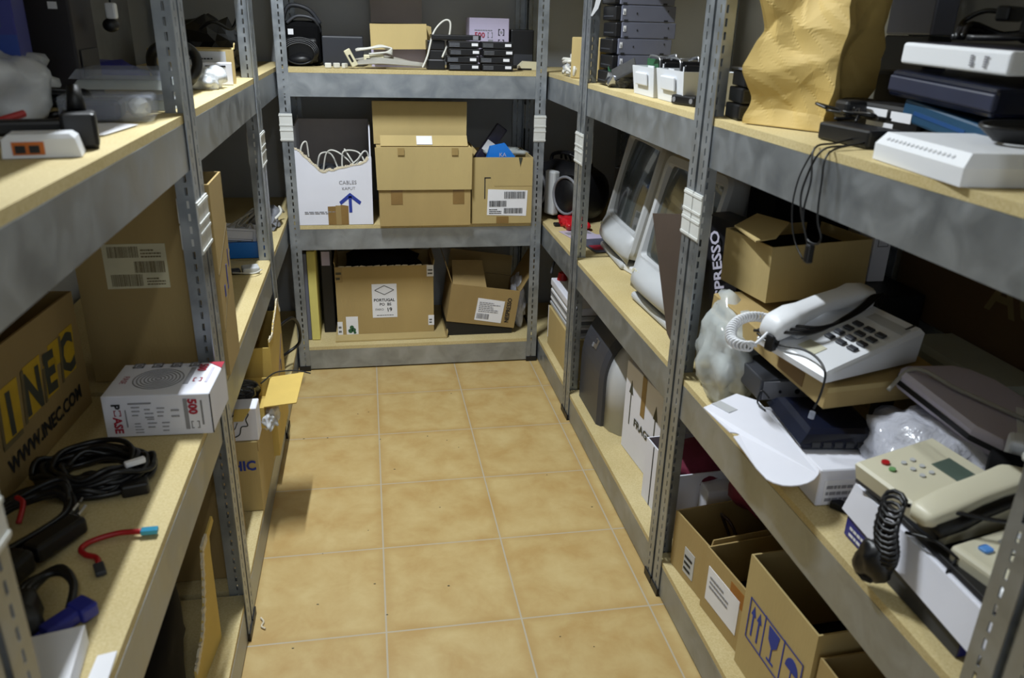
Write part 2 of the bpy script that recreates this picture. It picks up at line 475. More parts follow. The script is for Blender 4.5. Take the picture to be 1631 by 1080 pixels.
srack('steel rack on the right in the far corner, holding the round black stereo', XR, 1.172, -.257, .72, LV)
srack('steel rack on the right holding the two white monitors', XR, 1.172, -1.237, -.267, LV)
srack('steel rack on the right nearest the camera, piled with telephones and routers', XR, 1.172, -2.244, -1.247, LV)
srack('steel rack at the right picture edge of which only one slotted post shows', XR, 1.172, -3.22, -2.254, LV)
srack('steel rack on the left in the far corner behind the end rack', -.795, XL, -.269, .72, LVL)
srack('steel rack on the left holding the small blue box', -.795, XL, -1.251, -.279, LVL)
srack('steel rack on the left nearest the camera, holding the coil of black cable', -.795, XL, -2.246, -1.261, LVL)
srack('steel rack at the left picture edge of which only one slotted post shows', -.795, XL, -3.22, -2.256, LVL)

# ================================================================== END RACK
F6 = lambda w, d, h: {k: face(w, d, h, k) for k in ('front', 'left', 'right', 'back', 'top')}
# --- low shelf
t = thing('foam_panel', 'upright board with a yellow foam edge on the bottom shelf beside the left post', 'panel', (-.262, .335, ZL))
MB().rbox((0, 0, 0), (.034, .34, .386), .003).done('foam_core', YFOAM, t)
MB().rbox((-.018, .004, 0), (-.0005, .34, .375), .004).done('cover', SLATE, t)
t = thing('computer_case', 'black upright case between the yellow-edged board and the big labelled carton', 'computer', (-.215, .42, ZL))
MB().rbox((0, 0, 0), (.05, .28, .385), .004).done('body', BLACK, t)
patch(face(.05, .28, .385, 'front'), .006, .30, .04, .36, 'label', LILAC, t)

tag(MB().prism([(-.165, .3, ZL), (.30, .3, ZL), (.30, .64, ZL), (-.165, .64, ZL)], (0, 0, .006)).prism([(.30, .3, ZL+.0005), (.305, .3, ZL+.03), (.305, .52, ZL+.03), (.30, .52, ZL+.0005)], (.003, 0, 0)).done('flattened_carton', CARD2),
    'flattened cardboard sheet lying under the carton with the white shipping label', 'cardboard')
w, d, h = .408, .25, .30
t = carton('shipping_carton', 'large brown carton on the bottom shelf with a white shipping label reading PORTUGAL', (-.155, .37, ZL+.0065), w, d, h, CARD, flaps={'left': (12, .02), 'right': (10, .02)})
F = face(w, d, h, 'front')
b = MB(F); r = random.Random(3); x = .01
while x < w-.03:
    b.prism([(x, h-.001, 0), (x+.03, h-.001, 0), (x+.03, h+.001+.004*r.random(), 0), (x+.012, h+.001+.004*r.random(), 0)], (0, 0, -.003)); x += .029
b.done('torn_rim', TORN, t)
lb = patch(F, .148, .072, .252, .222, 'label', PAPER, t)
o = .0016
dm = MB(F)
for (a, b_) in (((.16, .195), (.2, .215)), ((.2, .215), (.24, .195)), ((.24, .195), (.2, .175)), ((.2, .175), (.16, .195))):
    A, B = Vector((*a, o)), Vector((*b_, o)); n_ = Vector((-(B-A).y, (B-A).x, 0)).normalized()*.0012
    dm.prism([A-n_, B-n_, B+n_, A+n_], (0, 0, .0003))
dm.done('diamond_mark', INK, lb)
txt('PORTUGAL', F, .1545, .145, .0172, INK, lb, bold=.0005)
txt('PO  BS', F, .178, .126, .017, INK, lb, bold=.0004)
txt('FARO', F, .160, .104, .014, INK, lb)
txt('19', F, .208, .098, .024, INK, lb, ang=6, bold=.0006)
lines(F, .165, .081, .24, .087, INK, lb, 1)
for (u0, v0, u1, v1) in ((-.001, .235, .03, h), (w-.028, .25, w+.001, h), (-.001, .0, .02, .058), (w-.024, .03, w+.001, .075)):
    p = patch(F, u0, v0, u1, v1, 'tape_corner', TAPEL if u0 < 0 and v0 > .2 else PAPER, t)
    lines(F, u0+.004, v0+.01, u1-.004, v1-.01, INKD, p, 2, z=.0018, seed=int(v0*100)+3)
p = patch(F, .035, .0, .085, .08, 'sticker', PAPER, t)
g = MB(F)
for (u, v, r_) in ((.052, .016, .010), (.066, .02, .009), (.058, .032, .009), (.07, .008, .006)):
    g.cyl((u, v, .001), (u, v, .0018), r_, n=10)
g.done('green_mark', GREEN, p)
MB().blob((.2, .12, h-.02), (.16, .09, .075), .2, 14, 5, 3).done('contents', BLACKM, t, True)

t = thing('tray', 'black tray that props up the tilted carton on the bottom shelf', 'tray', (.303, .33, ZL))
MB().prism([(0, 0, 0), (.285, 0, 0), (.29, 0, .02), (0, 0, .063)], (0, .22, 0)).done('body', BLACK, t)
w, d, h = .298, .23, .17
t = carton('coffee_carton', 'brown carton tilted to the right on the bottom shelf, flaps open, lettered down its front', (.303, .325, .173), w, d, h, CARD3, ry=8.2, flaps={'left': (25, .10), 'right': (22, .15), 'back': (8, .09)})
F = face(w, d, h, 'front')
MB().prism([(.004, .0, h), (.15, .0, h+.0005), (.13, .10, h+.09), (.0, .10, h+.075)], (0, .004, 0)).done('flap', CARD3, t)
lb = patch(F, .12, .018, .238, .118, 'label', PAPER, t, ang=-2)
lines(F, .13, .06, .225, .108, INKG, lb, 6, z=.002, seed=4); bars(F, .125, .028, .18, .052, INKG, lb, 20, z=.002)
txt('NESPRESSO', F, .268, .022, .026, INK, t, ang=90, bold=.0006, sx=.85)
tag(MB().blob((.632, .44, .225), (.036, .08, .118), .22, 22, 3, 4, flat=ZL).done('bubble_wrap', BUBBLE, None, True), 'crumpled bubble wrap stuffed on the bottom shelf next to the right post', 'bubble wrap')

# --- middle shelf
w, d, h = .29, .3, .25
t = thing('torn_carton', 'white carton with a blue arrow and a torn top, full of white cables', 'box', (-.279, .264, ZM+.001))
fr = [(0, 0), (w, 0), (w+.002, .262), (w-.012, .26), (w-.02, .247), (.25, .236), (.22, .233), (.19, .224), (.165, .221), (.145, .212), (.13, .216), (.112, .205), (.097, .213), (.085, .228), (.068, .243), (.055, .258), (.042, .268), (.03, .285), (0, .30)]
MB().prism([(u, 0, v) for u, v in fr], (0, .005, 0)).box((0, .005, 0), (w, d, .005)).done('front_panel', WHITE, t)
MB().prism([(0, .006, .005), (0, d, .005), (0, d, .37), (0, .12, .36), (0, .05, .37), (0, .03, .33), (0, .006, .34)], (.005, 0, 0)).done('side_panel', WHITE, t)
MB().prism([(w-.005, .006, .005), (w-.005, d, .005), (w-.005, d, .36), (w-.005, .1, .37), (w-.005, .03, .36), (w-.005, .006, .27)], (.005, 0, 0)).done('side_panel', WHITE, t)
MB().box((.005, d-.005, .005), (w-.005, d, .37)).done('back_panel', CARDG, t)
b = MB(); r = random.Random(8)
for (u0, v0), (u1, v1) in zip(fr[3:], fr[4:]):
    for k in range(3):
        q = (k+.5)/3; u, v = u0+(u1-u0)*q, v0+(v1-v0)*q
        b.prism([(u-.006, -.0015, v-.004), (u+.006, -.0015, v-.004), (u+.005*r.random(), -.002, v+.007*r.random()), (u-.005, -.001, v+.003)], (0, .004, 0))
b.done('torn_rim', TORN, t)
F = face(w, d, h, 'front')
b = MB(F)
b.box((.199, .048, .0004), (.211, .112, .0012))
for sg in (-1, 1):
    b.prism([(.205, .125, .0004), (.205, .107, .0004), (.205+sg*.036, .078, .0004), (.205+sg*.042, .090, .0004)], (0, 0, .0008))
b.done('arrow_mark', INKB, t)
txt('CABLES', F, .165, .158, .020, INKG, t, sx=1.0, ang=1)
txt('KAPUT', F, .175, .137, .015, INKG, t, ang=1, sx=1.1)
lines(F, .03, .044, .15, .056, INKG, t, 2, seed=5)
tp = MB(F).prism([(.118, 0, .0003), (.196, 0, .0003), (.197, .074, .0003), (.172, .078, .0003), (.15, .073, .0003), (.118, .072, .0003)], (0, 0, .0009)).done('tape', TAPE, t)
MB(F).box((.148, .0, .001), (.168, .076, .0018)).done('tape', CARD3, t)
b = MB()
for k, pts in enumerate(([(.02, .04, .20), (.03, .04, .29), (.05, .05, .31), (.055, .06, .25)], [(.10, .1, .16), (.12, .09, .26), (.16, .08, .27), (.22, .07, .22), (.24, .06, .18)],
             [(.18, .05, .17), (.18, .06, .24), (.19, .06, .275), (.24, .07, .27), (.265, .06, .235), (.27, .06, .18)], [(.17, .06, .17), (.20, .05, .21), (.24, .05, .245), (.25, .05, .26)],
             [(.19, .08, .28), (.21, .06, .25), (.24, .06, .20)], [(.22, .05, .2), (.26, .06, .27), (.28, .07, .26), (.28, .07, .2)], [(.08, .12, .15), (.085, .1, .22), (.1, .1, .26), (.14, .12, .25), (.17, .1, .17)], [(.23, .04, .21), (.25, .05, .235), (.27, .06, .22)])):
    b.tube(pts, .0035, 6, 7)
b.done('cables', CABW, t, True)
MB().blob((.14, .15, .14), (.12, .11, .07), .2, 20, 2, 3).done('contents', DGREY, t, True)

w, d, h = .355, .33, .145
t = thing('brown_carton', 'tall brown carton at the centre of the end rack, its front flap folded down', 'box', (.037, .226, ZM+.001))
MB().box((0, 0, 0), (w, d, h)).done('body', CARD, t)
MB().box((-.004, .002, h), (w+.004, d, h+.155)).done('liner', CARD2, t)
F = face(w, d, h, 'front')
MB().prism([(-.006, -.004, .143), (w+.003, -.004, .143), (w+.006, .0, .303), (-.010, .0, .303)], (0, -.004, 0)).done('flap', CARD2, t)
for u in (.045, .285): patch(F, u, .085, u+.045, .142, 'tape', TAPE, t)
F2 = F @ Matrix.Translation((0, 0, .0085))
for u in (.075, .28): patch(F2, u, .275, u+.025, .302, 'tape', TAPEL, t)
MB().prism([(.012, .035, .303), (.347, .035, .303), (.347, .075, .338), (.012, .075, .338)], (0, -.003, .001)).done('flap', CARD2, t)
lbm = MB().prism([(.15, .036, .3085), (.21, .036, .3085), (.21, .068, .3365), (.15, .068, .3365)], (0, -.0035, .001)).done('label', PAPER, t)
MB().prism([(-.012, .098, .303), (.348, .098, .303), (.352, .112, .462), (-.014, .112, .462)], (0, -.004, 0)).done('flap', CARD2, t)

w, d, h = .243, .27, .262
t = carton('brown_carton', 'open brown carton at the right end of the middle shelf with a white barcode label', (.399, .245, ZM+.001), w, d, h, CARD2, flaps={'left': (-35, .03)})
F = face(w, d, h, 'front')
lb = patch(F, .063, .032, .223, .135, 'label', PAPER, t, ang=-2)
bars(F, .13, .10, .215, .128, INK, lb, 30, z=.002, seed=2); bars(F, .07, .068, .14, .092, INK, lb, 28, z=.002, seed=3); bars(F, .13, .04, .205, .062, INK, lb, 28, z=.002, seed=5); lines(F, .07, .04, .122, .062, INK, lb, 3, z=.002)
b = MB(F); b.box((.05, .10, .0003), (.054, .185, .001)); b.box((.05, .181, .0003), (.075, .185, .001)); b.done('printed_bracket', INK, t)
patch(F, .10, 0, .15, .028, 'tape', TAPE, t); patch(F, .09, .15, .243, .2, 'tape', CARD2, t)
MB().prism([(.185, -.0012, .262), (.2, -.0012, .262), (.192, -.0012, .228)], (0, -.001, 0)).done('torn_notch', INKD, t)
t2 = thing('blue_packet', 'bright blue packet sticking out of the carton at the right end of the middle shelf', 'packet', (.465, .305, ZM+.195))
MB().prism([(-.015, 0, 0), (.12, 0, 0), (.115, 0, .062), (.075, 0, .112), (.015, 0, .10)], (0, .03, 0)).done('body', BLUE, t2)
txt('KA', face(.1, .03, .1, 'front'), .05, .062, .022, INKW, t2)
t2 = thing('adapter', 'dark purple adapter with a small white tag leaning out beside the blue packet', 'adapter', (.415, .40, ZM+.22), ry=35)
MB().rbox((0, 0, 0), (.05, .03, .19), .006).done('body', mat('dark_purple_plastic', '2c2836', .3), t2)
patch(face(.05, .03, .19, 'front'), .004, .07, .046, .115, 'label', PAPER, t2)
tag(MB().blob((.555, .41, ZM+.262), (.08, .06, .018), .3, 30, 4, 3).done('plastic_bag', PBAG, None, True), 'clear plastic film over the contents of the carton at the right of the middle shelf', 'plastic bag')

# --- top shelf of the end rack
t = thing('camera_bag', 'black padded bag with a white tag at the left end of the top shelf', 'bag', (-.30, .45, ZT))
MB().rbox((0, 0, 0), (.14, .15, .16), .02, 3).done('body', BLACKM, t)
MB().rbox((.01, -.02, .01), (.13, .001, .1), .012, 3).done('pocket', BLACK, t)
b = MB(); b.tube([(.0, .03, .15), (.03, .03, .21), (.10, .03, .20), (.14, .04, .15)], .008, 8); b.tube([(.02, .0, .15), (.06, .0, .175), (.12, .0, .165), (.14, .03, .12)], .006, 8)
b.done('strap', DGREY, t, True)
patch(face(.14, .15, .16, 'front'), .022, .11, .042, .13, 'label', PAPER, t)
t = thing('speaker_box', 'low dark grey box between the black bag and the open carton on the top shelf', 'box', (-.155, .45, ZT))
MB().rbox((0, 0, 0), (.155, .18, .108), .004).done('body', DGREY, t)
MB().box((.005, -.001, .005), (.15, .0, .1)).done('front_panel', mat('slate_front', '25272f', .55), t)
t = thing('headphones', 'black headset cable loop lying before the black bag on the top shelf', 'cable', (-.235, .38, ZT))
b = MB()
for k in range(4):
    a = .05+.004*k
    b.tube([(a*math.cos(q*PI/4)*1.1, .02*k/3+.01*math.sin(q), .045+k*.003+a*.75*math.sin(q*PI/4)) for q in range(8)], .003, 6, 4, True)
b.done('cable', CABLE, t, True); MB().blob((0, .03, .02), (.05, .03, .02), .2, 20, 1, 2, flat=0).done('plug', BLACK, t, True)

t = thing('open_carton', 'white carton with a tan flap folded down on the top shelf of the end rack', 'box', (.03, .45, ZT))
b = MB(); b.box((0, 0, 0), (.21, .004, .10)); b.box((0, .004, 0), (.004, .2, .155)); b.box((.206, .004, 0), (.21, .2, .155)); b.box((0, .2, 0), (.21, .204, .155)); b.box((0, .004, 0), (.21, .2, .004))
b.done('body', LILAC, t)
MB().prism([(-.003, -.05, .155), (.21, -.05, .16), (.212, -.07, .070), (-.001, -.07, .065)], (0, .003, 0)).done('flap', CARD2, t)
MB().box((-.002, -.048, .152), (.21, .0, .156)).done('flap', CARD2, t)
MB().prism([(.005, .2, .16), (.21, .2, .16), (.215, .24, .33), (.0, .24, .33)], (0, .004, 0)).done('flap', CARDG, t)
MB().prism([(.212, -.0, .0), (.24, -.0, .0), (.232, -.0, .15), (.212, -.0, .155)], (0, .12, 0)).done('side_panel', CARD2, t)

t = thing('printer_cable', 'coiled pale grey printer cable with a wide plug on the end rack top shelf', 'cable', (0, 0, ZT))
b = MB()
for k in range(5):
    b.tube([(-.05+.01*k, .30+.01*k, .012+.004*k), (.05, .29+.006*k, .02+.004*k), (.15, .285+.005*k, .016+.003*k), (.225, .30, .012+.002*k), (.20, .33+.006*k, .018), (.08, .34, .03+.003*k), (-.03, .33, .03)], .004, 6, 5)
b.done('cable', CABG, t, True)
p = MB(Matrix.Translation((-.045, .285, .035)) @ Matrix.Rotation(R(62), 4, 'Y')).rbox((-.035, -.008, -.012), (.03, .012, .012), .003).done('plug', CREAM, t)
MB(Matrix.Translation((-.045, .285, .035)) @ Matrix.Rotation(R(62), 4, 'Y')).box((-.015, -.0095, -.004), (.012, -.0075, .004)).done('socket', BLACK, p)
t = thing('network_cable', 'bundle of white network cable lying over the grey cables on the top shelf', 'cable', (.02, .33, ZT+.045))
b = MB(); r = random.Random(4)
for k in range(6):
    b.tube([(-.05+.01*r.random(), .0, .01*r.random()+.015), (.0, .01*k/5, .022+.005*r.random()), (.05, .004*k, .03+.006*r.random()), (.085, .0, .026-.004*k), (.06, -.015, .012), (.0, -.02, .006)], .0035, 6, 5)
b.done('cable', CABW, t, True)
t = thing('switch_box', 'small pale switch box with three dark sockets among the top shelf cables', 'adapter', (-.0, .32, ZT+.018))
MB().rbox((0, 0, 0), (.075, .04, .03), .003).done('body', CREAM, t)
b = MB(); [b.box((.01+.02*k, -.001, .008), (.024+.02*k, .0005, .018)) for k in range(3)]; b.done('socket', BLACK, t)
t = thing('connector_plugs', 'three white plugs at the left of the cables on the top shelf', 'plugs', (-.13, .3, ZT))
for k in range(3): MB(Matrix.Translation((.03*k, .01*(k % 2), .008)) @ Matrix.Rotation(.5*k, 4, 'Z')).rbox((-.012, -.007, -.008), (.012, .007, .010), .003).done('plug', CABW, t)
tag(MB().tube([(.215, .28, ZT+.008), (.235, .29, ZT+.05), (.26, .31, ZT+.13), (.30, .33, ZT+.172), (.325, .33, ZT+.165), (.315, .32, ZT+.10), (.29, .29, ZT+.045)], .0038, 8, 8).done('looped_cable', CABW, None, True),
    'white cable standing up in a tall loop left of the black battery packs', 'cable')

def pack(i, x, y, z, w, ps, lb):
    t = thing('battery_pack', lb, 'battery', (x, y, z), rz=ps, group='black laptop battery packs on the end rack')
    MB().rbox((0, 0, 0), (w, .075, .0245), .003).done('body', BLACK, t)
    F = face(w, .075, .0245, 'front')
    patch(F, w*.74, .008, w*.94, .018, 'label', PAPER, t)
    b = MB(F)
    for k in range(3): b.box((.004, .006+k*.005, .0002), (w*.36, .0075+k*.005, .0008))
    b.done('contacts', SILVER, t)
rows = ('lowest', 'second from the bottom', 'third from the bottom', 'topmost')
k = 0
for ci, (x0, nm) in enumerate(((.306, 'left'), (.430, 'right'))):
    for j in range(4):
        pack(k, x0+(.006, -.002, .008, .004)[j]+ci*.002, .262+(.0, .004, -.003, .002)[j], ZT+.001+j*.0262, .118, (1, -1.5, 1.2, 0)[j],
             f'{rows[j]} black battery pack of the {nm} stack on the end rack'); k += 1
t = thing('flat_drive', 'flat black drive lying across the tops of both battery stacks', 'drive', (.25, .285, ZT+.107))
MB().rbox((0, 0, 0), (.185, .09, .018), .003).done('body', BLACK, t); patch(face(.185, .09, .018, 'front'), .155, .002, .175, .016, 'label', INKG, t)
t = thing('flat_drive', 'stack of thin black drives left of the battery packs', 'drive', (.235, .30, ZT))
MB().rbox((0, 0, 0), (.066, .09, .036), .003).rbox((.004, 0, .037), (.066, .09, .07), .003).rbox((0, 0, .071), (.066, .09, .104), .003).done('body', BLACK, t)
MB().box((.002, -.001, .033), (.064, .088, .0368)).done('lid', GREYM, t)

def pcs_bracket(F, u, v, s, m, parent, name='printed_icon'):
    b = MB(F); q = s*.12
    for sx in (0, 1):
        x = u if sx == 0 else u+s-q
        b.box((x, v, .0004), (x+q, v+s, .0011))
        for vv in (v, v+s-q): b.box((u if sx == 0 else u+s-s*.3, vv, .0004), (u+s*.3 if sx == 0 else u+s, vv+q, .0011))
    return b.done(name, m, parent)
t = thing('power_supply_box', 'white box reading 500 standing behind the black battery packs', 'box', (.418, .50, ZT))
w, d, h = .16, .12, .188
MB().rbox((0, 0, 0), (w, d, h), .002, 1).done('body', LILAC, t)
F = face(w, d, h, 'front')
txt('500', F, .02, .115, .028, INKR, t, bold=.0005); pcs_bracket(F, .073, .115, .02, INKG, t)
pcs_bracket(F, .116, .124, .024, INK, t); pcs_bracket(F, .116, .085, .024, INK, t)
lines(F, .02, .141, .095, .148, INKG, t, 1); patch(F, .075, .1, .095, .108, 'printed_bar', INKG, t)
b = MB(F); b.cyl((.128, .136, .0004), (.128, .136, .0012), .005, n=12); b.cyl((.128, .096, .0004), (.128, .096, .0012), .006, n=12); b.done('printed_icon', INKG, t)
t = thing('equipment_box', 'black box at the right end of the end rack top shelf', 'box', (.586, .50, ZT))
MB().rbox((0, 0, 0), (.095, .17, .148), .005).done('body', BLACK, t); MB().box((.012, -.001, .012), (.09, .0, .055)).done('front_panel', DGREY, t)
t = thing('plug_adapter', 'cream adapter lying before the black box by the right post', 'adapter', (.605, .40, ZT))
MB().prism([(0, 0, 0), (.075, 0, 0), (.075, 0, .03), (.02, 0, .032), (0, 0, .014)], (0, .05, 0)).done('body', CREAM, t)
MB().box((-.004, -.0006, -.0), (.05, .02, .006)).done('base', BLACK, t)

# ================================================================== RIGHT ROW, TOP SHELF
t = thing('cable_bundle', 'crumpled bundle of white cable at the back corner of the right top shelf', 'cable', (.745, .02, ZT))
b = MB(); r = random.Random(2)
for k in range(16):
    p = [(r.uniform(-.045, .045), r.uniform(-.09, .09), r.uniform(.006, .075*(1-abs(i-2)*.2))) for i in range(5)]
    b.tube(p, .006, 6, 5)
b.done('cable', CABW, t, True)
MB().blob((0, 0, .03), (.04, .08, .035), .35, 30, 3, 3, flat=0).done('wrapping', PBAGW, t, True)
w, d, h = .105, .10, .132
carton('carton', 'pale closed carton standing behind the far right post on the top shelf', (.700, -.055, ZT), w, d, h, CARD2, rz=-38, open_=False)
t = thing('carton_stack', 'stack of three flat tan cartons just right of the far post on the top shelf', 'boxes', (.80, -.34, ZT))
for k in range(3): MB().rbox((0, 0, .042*k), (.085, .12, .041+.042*k), .002, 1).done('carton', CARD2, t)
t = thing('spray_tube', 'white and orange tube standing on the flat tan cartons on the top shelf', 'tube', (.828, -.30, ZT+.126))
MB().cyl((0, 0, 0), (0, 0, .05), .012).done('cap', ORANGE, t, True); MB().cyl((0, 0, .05), (0, 0, .115), .011).cyl((0, 0, .115), (0, 0, .14), .014).done('body', CABW, t, True)

pcn = ('lowest', 'second from the bottom', 'middle', 'second from the top', 'topmost')
for k in range(6):
    ox = (.0, .006, .002, .010, .006, .0)[k]
    t = thing('slim_computer', ('lowest','second from the bottom','third from the bottom','fourth from the bottom','fifth from the bottom','topmost')[k] + ' grey slim computer in the stack with black fronts', 'computer', (.739+ox, -.455, ZT+.0005+k*.0455), group='stack of slim computers')
    MB().rbox((0, 0, 0), (.165, .14, .044), .0015, 1).done('case', SLATE, t)
    f = MB().rbox((-.018, .006, .002), (-.0005, .134, .042), .003, 1).done('front_bezel', BLACK, t)
    MB().box((-.0188, .02, .012), (-.0178, .12, .016)).done('drive_slot', DGREY, f)
    F = face(.165, .2, .044, 'front')
    patch(F, .004, .018, .012, .034, 'label', PAPER, t); lines(F, .006, .02, .0105, .03, INK, t, 3, z=.0016, name='printed_icon')
    for (u, v, w_) in ((.008, .0005, .012), (.13, .001, .012), (.045, .02, .003), (.14, .028, .003)): MB(F).box((u, v, .0002), (u+w_, v+.005, .001)).done('vent_notch', INK, t)

def bin_(x, y, w, d, h, lbl):
    t = thing('storage_bin', lbl, 'bin', (x, y, ZT), rz=-90, group='white plastic parts bins')
    s = .008; th = .003
    def ring(z, o, i): return [(o-i, o-i, z), (w-o+i, o-i, z), (w-o+i, d-o+i, z), (o-i, d-o+i, z)]
    b = MB(); b.loft([[(s, s, 0), (w-s, s, 0), (w-s, d-s, 0), (s, d-s, 0)], [(0, 0, h), (w, 0, h), (w, d, h), (0, d, h)],
                      [(th, th, h), (w-th, th, h), (w-th, d-th, h), (th, d-th, h)], [(s+th, s+th, th), (w-s-th, s+th, th), (w-s-th, d-s-th, th), (s+th, d-s-th, th)]])
    b.done('body', BINP, t)
    q = MB(Matrix.Rotation(R(6), 4, 'X')); q.rbox((w*.25, .0005, h*.35), (w*.75, .006, h*.8), .003, 2).done('grip', BINP, t)
    return t
bin_(.722, -.660, .172, .14, .072, 'white plastic bin nearest the slim computers, with a green board in it')
bin_(.726, -.840, .185, .14, .074, 'white plastic bin beside the double post, full of steel brackets')
t = thing('circuit_board', 'green circuit board standing in the farther white bin', 'circuit board', (.765, -.695, ZT+.022))
MB().box((-.0, -.05, 0), (.003, .04, .068)).done('board', GREEN, t); MB().box((-.004, -.02, .02), (0, .0, .04)).box((-.004, .01, .02), (0, .03, .035)).done('chip', BLACK, t)
for k, (x, y) in enumerate(((.748, -.720), (.752, -.865), (.80, -.875))):
    t = thing('drive_bracket', ('steel drive bracket over the gap between the two white bins', 'steel drive bracket standing in the bin beside the double post', 'black drive bracket at the back of the bin beside the double post')[k], 'bracket', (x, y, ZT+.050), rz=-90+(2, -2, 4)[k])
    MB().tube([(-.008, .004, .044), (.0, .004, .049), (.045, .004, .048), (.062, .004, .043), (.068, .004, .028), (.072, .004, -.02)], .0028, 6, 5).tube([(-.008, .05, .044), (.045, .05, .052), (.062, .05, .047), (.072, .05, -.01)], .0028, 6, 5).box((.0, .004, .047), (.045, .05, .0485)).done('bracket', SILVER if k < 2 else BLACK, t, True)
    MB().rbox((.076, .0, -.03), (.084, .05, .044), .002, 1).done('drive', BLACK, t); MB().rbox((.094, .004, -.03), (.100, .05, .036), .002, 1).done('drive', BLACK, t)
    MB().box((.086, .004, -.03), (.092, .045, .032)).done('drive_label', WHITEP, t)
    MB().box((.0, -.003, -.03), (.042, .0, .024)).done('card', WHITEP, t)
t = thing('metal_bracket', 'pile of bright metal brackets and a green card between post and white bins', 'scrap', (.725, -.45, ZT))
MB(Matrix.Translation((0, 0, .002)) @ Matrix.Rotation(R(25), 4, 'Z') @ Matrix.Rotation(R(-22), 4, 'X')).box((-.02, -.14, .0), (.05, -.04, .006)).box((-.02, -.14, 0), (-.017, -.04, .035)).done('bracket', SILVER, t)
MB(Matrix.Translation((0, 0, .004)) @ Matrix.Rotation(R(-30), 4, 'X')).box((-.0, .0, .0), (.06, .004, .06)).done('board', GREEN, t)
MB().blob((.03, -.02, .02), (.04, .05, .03), .4, 40, 4, 3, flat=0).done('parts', DGREY, t)
MB().blob((.0, -.02, .02), (.02, .03, .02), .5, 50, 9, 2, flat=0).done('foil', SILVER, t)
t = thing('usb_case', 'small black bar with round ends lying before the white bins by the double post', 'adapter', (.718, -.98, ZT), rz=-72)
MB().rbox((0, 0, 0), (.085, .03, .022), .004).done('body', BLACK, t)
F = face(.085, .03, .022, 'front'); MB(F).cyl((.012, .011, 0), (.012, .011, .001), .006).cyl((.073, .011, 0), (.073, .011, .001), .006).done('end_ring', GREYM, t)

# near bay
for k in range(3):
    t = thing('drive_caddy', ('lowest', 'middle', 'topmost')[k]+' black drive tray with a pink tag beside the paper bag', 'drive', (.722+.004*k, -1.335, ZT+.0005+k*.031), rz=-8, group='black drive trays')
    MB().rbox((0, 0, 0), (.10, .085, .029), .003).done('body', BLACK, t)
    F = face(.1, .085, .029, 'front'); outline(F, .003, .003, .07, .026, .0018, DGREY, t); patch(F, .05, .006, .064, .02, 'label', PINK, t)
t = thing('metal_plate', 'dark plate lying on top of the black drive trays', 'plate', (.725, -1.33, ZT+.094), rz=-8)
MB().box((0, 0, 0), (.10, .08, .004)).done('plate', GREYM, t)

t = thing('paper_bag', 'crumpled brown paper bag standing on the right top shelf', 'bag', (0, 0, 0))
A, B, C_, D = Vector((.714, -1.380)), Vector((.800, -1.520)), Vector((.935, -1.432)), Vector((.852, -1.29))
tA, tB, tC, tD = Vector((.720, -1.380)), Vector((.835, -1.50)), Vector((.955, -1.415)), Vector((.845, -1.27))
per = []
def lerp(a, b, q): return a+(b-a)*q
rings = []; NZ = 80; NS = 36
rw = random.Random(17)
waves = [(Vector((rw.uniform(-1, 1), rw.uniform(-1, 1), rw.uniform(-1, 1))).normalized(), f, rw.random(), am_) for f, am_ in ((4.5, .010), (6, .011), (8, .010), (10, .009), (13, .007), (17, .005))]
def crumple(v):
    v = v+.03*Vector((noise.noise(v*7), noise.noise(v*7+Vector((5, 0, 0))), noise.noise(v*7+Vector((0, 5, 0)))))
    return sum(am_*(abs(((v.dot(dr)*f+c) % 1)*2-1)-.5)*2*(.35+.65*max(0, noise.noise(v*6+Vector((c*9, 0, 0)))*1.5+.4)) for dr, f, c, am_ in waves)
for i in range(NZ+1):
    z = ZT+.001+.39*i/NZ; q = i/NZ; ring = []
    cs = [lerp(a, b, q) for a, b in ((A, tA), (B, tB), (C_, tC), (D, tD))]
    cen = sum(cs, Vector((0, 0)))/4
    for s_ in range(4):
        for k in range(NS):
            p = lerp(cs[s_], cs[(s_+1) % 4], k/NS); v = Vector((p.x, p.y, z))
            n = (p-cen).normalized()
            am = .020*min(1, i/4)
            a = crumple(v)*min(1, (i+.5)/5) - .012*min(1, i/5)*math.sin(PI*k/NS)
            ring.append((p.x+n.x*a, p.y+n.y*a, z+ (am*.5*noise.noise(v*16) if i else 0)))
    rings.append(ring)
MB().loft(rings, cap=False).done('body', KRAFT, t)
MB().prism([(p[0], p[1], ZT+.0015) for p in rings[0]], (0, 0, .001)).done('bottom', KRAFT, t)

def rb(name, label, cat, loc, size, m, rz=0, rx=0, ry=0, r=.004, part='body', group=None):
    t = thing(name, label, cat, loc, rz, rx, ry, group); MB().rbox((0, 0, 0), size, r).done(part, m, t); return t
t = rb('power_brick', 'flat black power brick at the front edge right of the paper bag', 'adapter', (.748, -1.59, ZT), (.125, .06, .028), BLACK, rz=-84)
MB().box((.125, .02, .008), (.14, .04, .02)).done('plug', BLACK, t)
t = thing('toner_cartridge', 'black cartridge with two white labels lying behind the flat power brick', 'cartridge', (.845, -1.47, ZT+.008), rz=-88)
MB().rbox((0, 0, 0), (.22, .06, .05), .012, 3).done('body', BLACK, t)
F = face(.22, .06, .05, 'front')
patch(F, .085, .028, .15, .042, 'label', PAPER, t); patch(F, .10, .008, .17, .021, 'label', PAPER, t); patch(F, .16, .026, .21, .041, 'label', PAPER, t)
MB().rbox((0, -.003, .012), (.07, .0, .045), .001, 1).done('panel', DGREY, t)
t = rb('power_brick', 'square black adapter block standing behind the cartridge next to the paper bag', 'adapter', (.955, -1.41, ZT), (.11, .08, .105), BLACK, rz=-85, r=.008)
t = thing('black_cable', 'tangle of black cable on the power brick and cartridge', 'cable', (.80, -1.60, ZT+.03))
